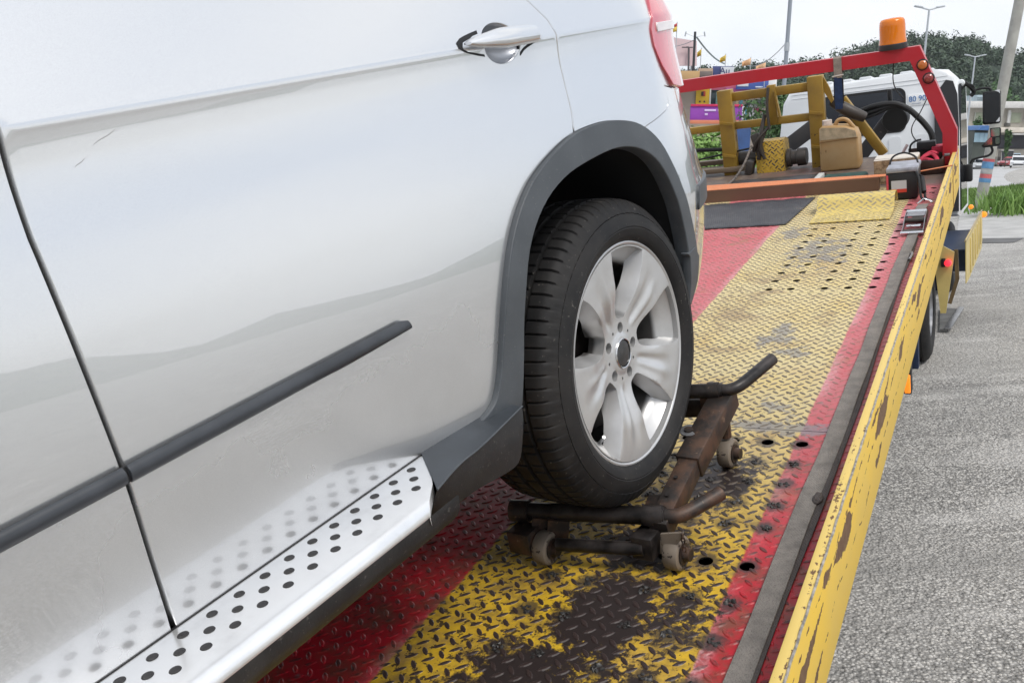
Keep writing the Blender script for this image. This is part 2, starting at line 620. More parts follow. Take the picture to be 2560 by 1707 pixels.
CREASE = (.635, .648, .660, .668, .674, .678, .6805, .683, .6855, .688, .692, .698, .707, .72)
def skin(name, outline, material, holes=(), step=0.02, o=0.0, flange=0.018, parent=CAR, off=None, round_=0.002, rows=()):
    """sheet of bodywork cut to an outline in (s, z), with turned-in edges"""
    OL = resample(outline, step)
    HL = [resample(h, step * 0.6) for h in holes]
    xs = [p[0] for p in OL]; zs = [p[1] for p in OL]
    pts = []
    allb = OL + [p for h in HL for p in h]
    cell = step * 0.6
    occ = {}
    for p in allb:
        occ.setdefault((int(p[0] // cell), int(p[1] // cell)), []).append(p)
    nx = int((max(xs) - min(xs)) / step); nz = int((max(zs) - min(zs)) / step)
    for i in range(nx + 1):
        for j in range(nz + 1):
            p = (min(xs) + (i + 0.5 * (j % 2)) * step, min(zs) + j * step)
            if not inside(p, OL) or any(inside(p, h) for h in HL):
                continue
            k = (int(p[0] // cell), int(p[1] // cell))
            if any((p[0] - q[0]) ** 2 + (p[1] - q[1]) ** 2 < (step * 0.5) ** 2 for a in (-1, 0, 1) for b in (-1, 0, 1) for q in occ.get((k[0] + a, k[1] + b), ())):
                continue
            pts.append(p)
    if rows:
        pts = [p for p in pts if not (rows[0] - step * .4 < p[1] < rows[-1] + step * .4)]
        for jr, zr in enumerate(rows):
            for i in range(int((max(xs) - min(xs)) / .02) + 1):
                p = (min(xs) + i * .02, zr)
                if not inside(p, OL) or any(inside(p, h) for h in HL): continue
                if any((p[0] - q[0]) ** 2 + ((p[1] - q[1]) * 2) ** 2 < .006 ** 2 for q in allb): continue
                pts.append(p)
    v, f = cdt(OL, HL, pts)
    F = []
    for q in f:
        a = sum((v[q[i]].x * v[q[(i + 1) % len(q)]].y - v[q[(i + 1) % len(q)]].x * v[q[i]].y) for i in range(len(q)))
        F.append(list(q) if a > 0 else list(q)[::-1])
    of = off or (lambda s, z: o)
    V = [SF(p.x, p.y, of(p.x, p.y)) for p in v]
    NRM = []
    for p in v:
        if off:
            e = 2e-3
            a = SF(p.x + e, p.y, of(p.x + e, p.y)) - SF(p.x - e, p.y, of(p.x - e, p.y))
            b = SF(p.x, p.y + e, of(p.x, p.y + e)) - SF(p.x, p.y - e, of(p.x, p.y - e))
            NRM.append(a.cross(b).normalized())
        else:
            NRM.append(SN(p.x, p.y, o))
    nxt = boundary_loops(len(v), F)
    prv = {b: a for a, b in nxt.items()}
    base = len(V)
    ring = {}
    for i in nxt:
        if i not in prv: continue
        a, b = V[prv[i]], V[nxt[i]]
        tan = (b - a).normalized()
        n = NRM[i]
        outw = tan.cross(n)          # pointing away from the sheet
        ring[i] = len(V)
        V += [V[i] - n * round_ + outw * round_ * 0.7, V[i] - n * flange + outw * round_ * 0.7]
        NRM += [(n * 0.35 + outw).normalized(), outw]
    for a, b in nxt.items():
        if a in ring and b in ring:
            F.append([b, a, ring[a], ring[b]])
            F.append([ring[b], ring[a], ring[a] + 1, ring[b] + 1])
    return mesh_obj(name, V, F, material, parent, None, True, NRM)

ARCH_OUT = smooth_poly([(-.60, .086), (-.545, .092), (-.507, .108), (-.482, .150), (-.462, .205), (-.436, .28), (-.393, .359), (-.330, .422), (-.253, .463), (-.138, .496), (-.032, .503), (.057, .495), (.143, .472), (.216, .424), (.271, .350), (.311, .273), (.349, .185), (.378, .106), (.375, .05), (.337, .005)], 4)
ARCH_IN = smooth_poly([(-.438, .068), (-.412, .162), (-.390, .245), (-.351, .334), (-.285, .395), (-.195, .431), (-.089, .445), (.027, .447), (.124, .426), (.200, .380), (.254, .301), (.289, .212), (.314, .128), (.325, .05), (.322, .01)], 4)
iq = min(range(len(ARCH_OUT)), key=lambda i: (ARCH_OUT[i][0] + .115) ** 2 + (ARCH_OUT[i][1] - .497) ** 2)
ib = min(range(len(ARCH_OUT)), key=lambda i: (ARCH_OUT[i][0] - .177) ** 2 + (ARCH_OUT[i][1] - .457) ** 2)
G = .0026
GF = .0042
TOPZ = .90
front_door = [(-2.05, .10), (-1.1605 - GF, .10), (-1.1605 - GF, .3), (-1.166 - GF, .575), (-1.1605 - GF, .685), (-1.15 - GF, TOPZ), (-2.05, TOPZ)]
qs = [(-.115, .500), (-.106, .54), (-.107, .60), (-.111, .685), (-.118, .713), (-.153, .753), (-.30, TOPZ)]
rear_door = [(-1.1605 + GF, .10), (-.62, .10)] + [(p[0] - .003, p[1] + .003) for p in ARCH_OUT[1:iq]] + [(p[0] - G, p[1]) for p in qs] + [(-1.15 + GF, TOPZ), (-1.1605 + GF, .685), (-1.166 + GF, .575), (-1.1605 + GF, .3)]
TL = [(.39, .530), (.345, .578), (.316, .625), (.306, .663), (.325, .70), (.365, .738), (.42, .775)]
bs_ = [(.177, .463), (.25, .472), (.311, .481), (.338, .492), (.343, .505), (.337, .535)]
quarter = [(ARCH_OUT[i][0] + .001, ARCH_OUT[i][1] + .003) for i in range(iq, ib)] + [(p[0], p[1] + .002) for p in bs_] + [(.385, .531)] + [(p[0] - .003, p[1]) for p in TL[1:]] + [(.40, TOPZ), (-.30 + G, TOPZ)] + [(p[0] + G, p[1]) for p in qs[::-1]][1:-1]
bumper = [(p[0] + .0015, p[1] - .002) for p in bs_] + [(.40, .523), (.46, .515), (.60, .51), (1.24, .50), (1.24, .0), (.40, .0), (.345, .0)] + [(ARCH_OUT[i][0] + .003, ARCH_OUT[i][1]) for i in range(len(ARCH_OUT) - 1, ib, -1)]
lamp = [(.394, .532)] + TL[1:] + [(.55, .79), (.75, .77), (.80, .70), (.80, .56), (.70, .525), (.55, .518), (.46, .522)]

HANDLE_C = (-.287, .686)
def cup(s, z):
    dx, dz = (s - HANDLE_C[0]) / .057, (z - HANDLE_C[1]) / .036
    q = dx * dx + dz * dz
    return -0.0012 - (0.028 * max(0.0, 1 - q) ** 0.75 if q < 1 else 0.0)
# the handle cup: a dished disc set in the door skin
cup_ol = circle2(HANDLE_C, 1.0, 40)
cup_ol = [(HANDLE_C[0] + (p[0] - HANDLE_C[0]) * .057, HANDLE_C[1] + (p[1] - HANDLE_C[1]) * .036) for p in cup_ol]
FD = skin('front_door', front_door, MAT['paint'], step=.022, rows=CREASE)
RD = skin('rear_door', rear_door, MAT['paint'], holes=[cup_ol[::-1]], step=.018, rows=CREASE)
QP = skin('quarter_panel', quarter, MAT['paint'], step=.016, rows=CREASE)
BU = skin('rear_bumper', bumper, MAT['paint'], step=.02, o=0.0)
TLO = skin('tail_light', lamp, MAT['tail'], step=.015, off=lambda s, z: .004 + .010 * max(0, min(1, (s - .32) / .15)))
skin('reversing_lens', [(.34, .655), (.60, .655), (.60, .672), (.335, .672)], MAT['tailclear'], step=.015, parent=TLO, off=lambda s, z: .0075 + .010 * max(0, min(1, (s - .32) / .15)), flange=.006)
skin('bumper_strip', [(.43, .215), (.9, .215), (.9, .265), (.44, .272)], MAT['trim'], step=.02, o=.006, parent=BU)
HCUP = skin('handle_cup', [(HANDLE_C[0] + (p[0] - HANDLE_C[0]) * 1.05, HANDLE_C[1] + (p[1] - HANDLE_C[1]) * 1.05) for p in cup_ol], simple('handle_cup_paint', (0.30, 0.32, 0.36), 0.35, 0.5, coat=0.6), step=.006, off=cup, flange=.001, parent=RD)
# fuel-flap-free quarter: only the shut lines. Black sheet behind every shut line stands for the dark inside
bm = bmesh.new()
for a, b_, c_, d_ in ((-2.05, .45, .05, .90),):
    pass
bm.free()
V, F = [], []
sn = [(-2.05 + .05 * i) for i in range(66)]
zn = [.09 + .03 * j for j in range(28)]
idx = {}
for i, s in enumerate(sn):
    for j, z in enumerate(zn):
        # leave the wheel house open
        idx[i, j] = len(V); V.append(SF(s, z, -.016))
for i in range(len(sn) - 1):
    for j in range(len(zn) - 1):
        cs, cz = sn[i] + .025, zn[j] + .015
        if -.48 < cs < .36 and cz < .475 or (-.39 < cs < -.19 and .62 < cz < .75):
            continue
        F.append((idx[i, j], idx[i, j + 1], idx[i + 1, j + 1], idx[i + 1, j]))
mesh_obj('dark_backing', V, F, MAT['gap'], CAR, None, True)

# wheel arch trim
trim_ol = ARCH_OUT[2:] + ARCH_IN[::-1]
skin('wheel_arch_trim', trim_ol, MAT['trim'], step=.012, o=.012, flange=.035, round_=.003)
# trim joint near the rear foot of the arch
skin('arch_trim_foot', [(.300, .138), (.345, .140), (.382, .110), (.378, .05), (.337, .002), (.318, .008), (.320, .06), (.312, .13)], MAT['trim'], step=.012, o=.0145, flange=.02)
# liner of the wheel house
bm = bmesh.new()
NA = 40
ring = []
pa = [ARCH_IN[0]] + ARCH_IN + [ARCH_IN[-1]]
prev = None
for p in ARCH_IN:
    a = SF(p[0], p[1], .0)
    vs_ = [bm.verts.new((a.x, a.y - d, a.z + .012 * (d > .02))) for d in (0.0, .05, .35)]
    if prev:
        for k in range(2):
            bm.faces.new((prev[k], prev[k + 1], vs_[k + 1], vs_[k]))
    prev = vs_
# inner wall
vs_ = [bm.verts.new((-x, -.34, z)) for x, z in ((-.62, -.05), (.5, -.05), (.5, .55), (-.62, .55))]
bm.faces.new(vs_)
obj('wheel_house_liner', bm, MAT['dark'], CAR)

# rubbing strips
strip = [(-.684, .3065), (-.688, .3195), (-.70, .3225), (-1.1595, .3180), (-1.1595, .2965), (-.85, .2985)]
MAT['strip'] = simple('dark_rubbing_strip', (0.036, 0.040, 0.047), .36, 0, .25, 12)
def strip_off(s, z):
    zc = .3075 + (s + 1.16) * .0085 * (s > -1.16) + (s + 1.16) * .004 * (s <= -1.16)
    q = max(-1.0, min(1.0, (z - zc) / .0115))
    return .003 + .0105 * math.sqrt(max(0.0, 1 - q * q))
skin('rubbing_strip', strip, MAT['strip'], step=.005, off=strip_off, flange=.012, round_=.001)
skin('rubbing_strip', [(-1.1655, .3180), (-2.05, .3135), (-2.05, .293), (-1.1655, .2965)], MAT['strip'], step=.006, off=strip_off, flange=.012, round_=.001)
skin('strip_joint', [(-1.1590, .3155), (-1.1590, .2985), (-1.1660, .2985), (-1.1660, .3155)], MAT['gap'], step=.01, o=.007, flange=.006)

# plastic guard that carries the arch trim down into the sill
def curve3(pts, n):
    P = spline(pts, 6); L = [0.0]
    for i in range(1, len(P)): L.append(L[-1] + (P[i] - P[i - 1]).length)
    o = []
    for k in range(n + 1):
        t = L[-1] * k / n; i = 1
        while i < len(P) - 1 and L[i] < t: i += 1
        o.append(P[i - 1].lerp(P[i], (t - L[i - 1]) / max(1e-9, L[i] - L[i - 1])))
    return o
NG = 30
lip = curve3([(.4671, .033, .0822), (.5339, .042, .0806), (.6276, .060, .0837), (.7062, .080, .0945), (.7900, .1070, .1005)], NG)
inn = curve3([(.470, .004, .0845), (.508, .000, .0900), (.5424, -.004, .0965), (.5697, -.006, .0985), (.6375, -.008, .1020), (.6935, -.008, .1045)], NG)
low = curve3([(.486, .030, .0200), (.4905, .030, .004), (.5085, .030, -.0110), (.5503, .032, -.0086), (.6441, .045, .0126), (.7356, .062, .0262), (.8238, .078, .0425)], NG)
def strip(name, A, B_, m, bulge, rows_n=5):
    bm = bmesh.new(); prev = None
    for a_, b2 in zip(A, B_):
        cur = []
        for q in range(rows_n + 1):
            t = q / rows_n
            p = a_.lerp(b2, t); p.y += bulge * math.sin(math.pi * t)
            cur.append(bm.verts.new(p))
        if prev:
            for q in range(rows_n): bm.faces.new((prev[q], prev[q + 1], cur[q + 1], cur[q]))
        prev = cur
    return obj(name, bm, m, CAR, angle=1.2)
strip('sill_end_guard', lip, low, MAT['flap'], .004)
bm = bmesh.new(); tube(bm, [p + Vector((0, .0006, .0002)) for p in lip], .0016, 8); obj('guard_lip', bm, MAT['trim'], CAR)
strip('guard_top', inn, lip, simple('dark_guard_plastic', (0.040, 0.046, 0.054), .42, 0, .25, 14), .0)
strip('guard_underside', low, [Vector((p.x, -.06, p.z + .01)) for p in low], MAT['flap'], .0, 1)
bm = bmesh.new()
bm.faces.new([bm.verts.new(p) for p in (lip[0], lip[0].lerp(low[0], .5) + Vector((0, .006, 0)), low[0], Vector((.480, -.05, .0)), Vector((.470, -.05, .08)), inn[0])])
obj('guard_back', bm, MAT['flap'], CAR)

# running board: satin aluminium step with rubber studs
def sec(y, z): return (y, z)
RBP = [(.004, .088), (.004, .1005), (.010, .1015), (.085, .0985), (.104, .096), (.112, .0925), (.1165, .087), (.1178, .081), (.1165, .077)]
bm = bmesh.new()
xa = [-2.0, -1.6, -1.2, -.9, -.8]
def endx(y): return -.692 - max(0, (y - .007)) * 1.06 - .02 * max(0, (y - .09) / .03)
rows = []
for y, z in RBP:
    e = endx(y)
    rows.append([bm.verts.new((-s, y + .0000 * s, z)) for s in (-2.0, -1.5, -1.1, e)])
for i in range(len(rows) - 1):
    for k in range(3):
        bm.faces.new((rows[i][k], rows[i][k + 1], rows[i + 1][k + 1], rows[i + 1][k]))
cap = [bm.verts.new((r[-1].co.x - 0.0006, r[-1].co.y, r[-1].co.z - .014)) for r in rows]
for i in range(len(rows) - 1):
    bm.faces.new((rows[i][-1], cap[i], cap[i + 1], rows[i + 1][-1]))
RBD = obj('running_board', bm, MAT['board'], CAR, angle=0.9)
bm = bmesh.new()
lathe(bm, [(0.0001, .0016), (.0045, .0015), (.0066, .0009), (.0075, -.0006), (.0072, -.003)], Matrix.Rotation(R(90), 4, 'X'), 14)
stud0 = None
for row, (y0, x0) in enumerate(((.0215, -.7495), (.0455, -.7715), (.0685, -.7935))):
    k = 0
    while x0 - .0415 * k > -1.75:
        s = x0 - .0415 * k
        y = y0 + (-.75 - s) * .010
        z = .1015 - (y - .010) * .04
        if stud0 is None:
            stud0 = obj('rubber_stud', bm, MAT['stud'], RBD)
            o = stud0
        else:
            o = stud0.copy(); C.objects.link(o)
        o.location = (-s, y, z)
        k += 1
# black carrier under the step
bm = bmesh.new()
rows = []
for y, z in [(.1160, .0775), (.1145, .058), (.106, .042), (.092, .030), (.070, .020), (.0, .004), (-.06, -.004)]:
    rows.append([bm.verts.new((-s, y, z)) for s in (-2.0, -1.2, -.76)])
for i in range(len(rows) - 1):
    for k in range(2):
        bm.faces.new((rows[i][k], rows[i][k + 1], rows[i + 1][k + 1], rows[i + 1][k]))
obj('step_carrier', bm, MAT['flap'], CAR)
bm = bmesh.new()
bar(bm, (2.0, .0015, .0985), (.69, .0015, .0985), .005, .006)
obj('step_seal', bm, MAT['gap'], CAR)

# door handle: tapered grip, end cap with lock
def handle():
    bm = bmesh.new()
    N = 22
    rings = []
    for i in range(N + 1):
        t = i / N
        s = -.402 + t * .167
        # grip grows quickly from its nose, stands off the skin in the middle
        hh = .0335 * (min(1, .03 + t * 2.2) ** 0.5) * (0.92 + .08 * math.cos((t - .6) * 3))
        hh = max(.003, hh)
        zc = .6925 - .001 * t
        oc = .010 + .026 * math.sin(min(1, .1 + t * 1.25) * math.pi * .5) - .004 * t
        th = .008 + .006 * min(1, t * 3)
        ring = []
        for k in range(20):
            a = 2 * math.pi * k / 20
            ca, sa = math.cos(a), math.sin(a)
            zz = zc + hh * .5 * (abs(sa) ** .75) * (1 if sa > 0 else -1)
            oo = oc + th * (abs(ca) ** .8) * (1 if ca > 0 else -1) - .10 * hh * (sa < 0) * abs(sa)
            ring.append(bm.verts.new(SF(s, zz, oo)))
        rings.append(ring)
    for i in range(N):
        for k in range(20):
            bm.faces.new((rings[i][k], rings[i][(k + 1) % 20], rings[i + 1][(k + 1) % 20], rings[i + 1][k]))
    bm.faces.new(rings[0]); bm.faces.new(rings[-1][::-1])
    return bm
HND = obj('door_handle', handle(), MAT['paint'], RD, angle=0.9)
def hcap():
    bm = bmesh.new()
    N = 8
    rings = []
    for i in range(N + 1):
        t = i / N
        s = -.2325 + t * .050
        hh = .0320 * (1 - .40 * t ** 2)
        zc = .6915 - .003 * t
        oc = .026 * (1 - t ** 1.6) + .002
        ring = []
        for k in range(20):
            a = 2 * math.pi * k / 20
            ca, sa = math.cos(a), math.sin(a)
            zz = zc + hh * .5 * (abs(sa) ** .7) * (1 if sa > 0 else -1)
            oo = oc + .0095 * (abs(ca) ** .8) * (1 if ca > 0 else -1)
            ring.append(bm.verts.new(SF(s, zz, oo)))
        rings.append(ring)
    for i in range(N):
        for k in range(20):
            bm.faces.new((rings[i][k], rings[i][(k + 1) % 20], rings[i + 1][(k + 1) % 20], rings[i + 1][k]))
    bm.faces.new(rings[0]); bm.faces.new(rings[-1][::-1])
    return bm
obj('handle_cap', hcap(), MAT['paint'], RD, angle=0.9)
for s0, s1, h0, h1, zc0, zc1 in ((-.412, -.345, .010, .044, .692, .690), (-.238, -.176, .050, .010, .684, .684)):
    bm = bmesh.new()
    A = [bm.verts.new(SF(s0 + (s1 - s0) * q, zc0 + (zc1 - zc0) * q + sg * (h0 + (h1 - h0) * q ** .6) * .5, .0012)) for sg in (1, -1) for q in ((0, .2, .4, .7, 1) if sg == 1 else (1, .7, .4, .2, 0))]
    bm.faces.new(A)
    B_ = [bm.verts.new(v.co - Vector((0, .004, 0))) for v in A]
    for i in range(len(A)):
        bm.faces.new((A[i], A[(i + 1) % len(A)], B_[(i + 1) % len(A)], B_[i]))
    obj('handle_gasket', bm, MAT['gap'], RD)

# two long scratches in the rear door
for p, q in (((-1.068, .652), (-1.038, .6635)), ((-1.096, .633), (-1.082, .6405))):
    bm = bmesh.new()
    prev = None
    for k in range(7):
        t = k / 6; s_, z_ = p[0] + (q[0] - p[0]) * t, p[1] + (q[1] - p[1]) * t + .0006 * math.sin(t * 7)
        hw = .00026 * (1 - abs(2 * t - 1) ** 2) + .0001
        cur = (bm.verts.new(SF(s_, z_ + hw, .0004)), bm.verts.new(SF(s_, z_ - hw, .0004)))
        if prev: bm.faces.new((prev[0], prev[1], cur[1], cur[0]))
        prev = cur
    obj('scratch', bm, simple('scratched_primer', (.34, .33, .32), .7), RD)

# rest of the bodywork (unseen flank, roof, glass, nose) kept simple
WID = 1.88
def mirrored(o, name):
    me = o.data.copy()
    for v in me.vertices:
        v.co.y = -WID - v.co.y
    me.flip_normals()
    m = bpy.data.objects.new(name, me); C.objects.link(m); m.parent = CAR
    return m
for o, nme in ((FD, 'front_door'), (RD, 'rear_door'), (QP, 'quarter_panel'), (BU, 'rear_bumper'), (TLO, 'tail_light')):
    mirrored(o, nme)
bm = bmesh.new()
V = []
def yz(z): return prof(z)
secs = [(-3.75, .28, .10, .50), (-3.55, .06, .06, .60), (-3.2, .0, .06, .66), (-2.6, .0, .10, .72), (-2.05, .0, .10, .88)]
rings = []
for s, inset, z0, z1 in secs:
    ring = []
    for q in range(7):
        z = z0 + (z1 - z0) * q / 6
        ring.append(bm.verts.new((-s, prof(z) - inset, z)))
    for q in range(1, 8):
        y = prof(z1) - inset + (-WID - 2 * (prof(z1) - inset)) * q / 8
        ring.append(bm.verts.new((-s, y, z1 + .05 * math.sin(math.pi * q / 8))))
    for q in range(6, -1, -1):
        z = z0 + (z1 - z0) * q / 6
        ring.append(bm.verts.new((-s, -WID - prof(z) + inset, z)))
    rings.append(ring)
for i in range(len(rings) - 1):
    for k in range(len(rings[0]) - 1):
        bm.faces.new((rings[i][k], rings[i][k + 1], rings[i + 1][k + 1], rings[i + 1][k]))
bm.faces.new(rings[0])
obj('front_bodywork', bm, MAT['paint'], CAR)
bm = bmesh.new()
boxr(bm, -.72, 3.5, -WID + .12, -.36, -.06, .02, .02)
boxr(bm, -.25, 2.0, -WID + .05, -.05, .60, .62)
boxr(bm, .62, 2.0, -WID + .04, -.04, .0, .10)
obj('underbody', bm, MAT['dark'], CAR)
bm = bmesh.new()
rings = []
for s, z, iy in ((-2.05, .90, .085), (-1.55, 1.22, .25), (-1.0, 1.30, .28), (-.5, 1.28, .29), (-.15, 1.15, .30), (.10, .88, .24)):
    rings.append([bm.verts.new((-s, -iy - (WID - 2 * iy) * q / 8, z + .03 * math.sin(math.pi * q / 8))) for q in range(9)])
for i in range(len(rings) - 1):
    for k in range(8):
        bm.faces.new((rings[i][k], rings[i][k + 1], rings[i + 1][k + 1], rings[i + 1][k]))
obj('roof', bm, MAT['paint'], CAR)
bm = bmesh.new()
for sgn in (0, 1):
    low = [(-s, -.068) for s in (-2.05, -1.55, -1.0, -.5, -.15, .05)]
    hi = [(2.05, -.085, .90), (1.55, -.25, 1.22), (1.0, -.28, 1.30), (.5, -.29, 1.28), (.15, -.30, 1.15), (-.05, -.27, .96)]
    prev = None
    for (x, y), h in zip(low, hi):
        a = Vector((x, y, .895)); b_ = Vector(h)
        if sgn:
            a.y = -WID - a.y; b_.y = -WID - b_.y
        q = (bm.verts.new(a), bm.verts.new(b_))
        if prev:
            bm.faces.new((prev[0], q[0], q[1], prev[1]))
        prev = q
obj('side_glass', bm, MAT['glass'], CAR)
bm = bmesh.new()
prism(bm, [(-.72, .50), (-.64, .62), (-.48, .73), (-.10, .86), (-.10, .50)], -.45, -WID + .45, 'y')
prism(bm, [(-.85, .02), (-.94, .20), (-.94, .26), (-.90, .30), (-.80, .50), (-.70, .50), (-.70, .02)], -.448, -WID + .448, 'y')
obj('tailgate', bm, MAT['paint'], CAR)

# ---- wheel: tyre, spoked rim, hub cap, brake disc
def smooth01(x, a, b):
    t = max(0.0, min(1.0, (x - a) / (b - a)))
    return t * t * (3 - 2 * t)
SPOKES = [R(41 + 72 * k) for k in range(5)]
def win_loop(phi):
    """window between two spokes: centre angle phi (+36 deg from a spoke)"""
    P = []
    # one straight flank, one curved flank (angles in degrees about phi)
    side_a = [(.0805, 10), (.088, 15), (.11, 18), (.15, 19), (.20, 18.5), (.229, 17.5), (.2355, 16.8)]
    side_b = [(.2355, -16.8), (.229, -17.6), (.207, -19), (.18, -19.5), (.15, -19), (.11, -17), (.088, -13), (.080, -8)]
    pts = side_a + [(.2362, 10), (.2364, 0), (.2362, -10)] + side_b + [(.0782, 1)]
    raw = [(r * math.cos(phi + R(a)), r * math.sin(phi + R(a))) for r, a in pts]
    raw.append(raw[0])
    return smooth_poly(raw, 4)[:-1]
def rim_h(x, z):
    r = math.hypot(x, z)
    a = math.atan2(z, x)
    h = -.030 + .023 * smooth01(r, .065, .17) + .004 * smooth01(r, .16, .24)
    best = min(SPOKES, key=lambda q: abs((a - q + math.pi) % (2 * math.pi) - math.pi))
    t = ((a - best + math.pi) % (2 * math.pi) - math.pi) / R(19)
    w = smooth01(r, .066, .095) * (1 - smooth01(r, .13, .225))
    h -= .0060 * w * smooth01(1 - abs(t - .20) / .40, 0, 1)
    h += .0030 * w * smooth01(1 - abs(t + .25) / .28, 0, 1)
    h -= .0022 * smooth01(abs(t), .86, 1.0) * smooth01(r, .08, .13) * (1 - .6 * smooth01(r, .19, .235))
    # boss around the hub
    h += .004 * smooth01(r, .046, .040) if r < .046 else 0
    return h
def rim_bm():
    OL = circle2((0, 0), .2385, 120)
    holes = [win_loop(q + R(36)) for q in SPOKES]
    bolts = [circle2((.0575 * math.cos(q + R(36)), .0575 * math.sin(q + R(36))), .0122, 16) for q in SPOKES]
    pins = [circle2((.057 * math.cos(q), .057 * math.sin(q)), .004, 8) for q in SPOKES]
    cen = [circle2((0, 0), .033, 36)]
    H = holes + bolts + pins + cen
    pts = []
    st = .0052
    n = int(.24 / st) + 1
    for i in range(-n, n + 1):
        for j in range(-n, n + 1):
            p = ((i + .5 * (j % 2)) * st, j * st)
            if math.hypot(*p) > .2345 or any(inside(p, h) for h in H):
                continue
            if any((p[0] - q[0]) ** 2 + (p[1] - q[1]) ** 2 < .004 ** 2 for h in H for q in h[::2]):
                continue
            pts.append(p)
    v, f = cdt(OL, H, pts)
    bm = bmesh.new()
    vs = [bm.verts.new((-p.x, rim_h(p.x, p.y), p.y)) for p in v]
    for q in f:
        try: bm.faces.new([vs[i] for i in q])
        except ValueError: pass
    bm.edges.ensure_lookup_table()
    be = [e for e in bm.edges if len(e.link_faces) == 1]
    # walls of the openings, drawn back into the rim
    r1 = bmesh.ops.extrude_edge_only(bm, edges=be)
    nv = [g for g in r1['geom'] if isinstance(g, bmesh.types.BMVert)]
    for q in nv:
        rr = math.hypot(q.co.x, q.co.z)
        k = .006 if rr > .085 and rr < .235 else .0
        q.co.y -= .006
        if k:
            # draft angle: openings narrow as they go in
            a = math.atan2(q.co.z, -q.co.x)
            best = min(SPOKES, key=lambda s: abs((a - s - R(36) + math.pi) % (2 * math.pi) - math.pi)) + R(36)
            c = Vector((-.165 * math.cos(best), 0, .165 * math.sin(best)))
            d = (c - Vector((q.co.x, 0, q.co.z)))
            q.co += d.normalized() * .0025
    e2 = [g for g in r1['geom'] if isinstance(g, bmesh.types.BMEdge)]
    be = [e for e in bm.edges if len(e.link_faces) == 1]
    r2 = bmesh.ops.extrude_edge_only(bm, edges=be)
    for q in [g for g in r2['geom'] if isinstance(g, bmesh.types.BMVert)]:
        rr = math.hypot(q.co.x, q.co.z)
        q.co.y -= .034 if rr > .07 else .028
        if .085 < rr < .235:
            a = math.atan2(q.co.z, -q.co.x)
            best = min(SPOKES, key=lambda s: abs((a - s - R(36) + math.pi) % (2 * math.pi) - math.pi)) + R(36)
            c = Vector((-.165 * math.cos(best), 0, .165 * math.sin(best)))
            d = (c - Vector((q.co.x, 0, q.co.z)))
            q.co += d.normalized() * .013
    return bm

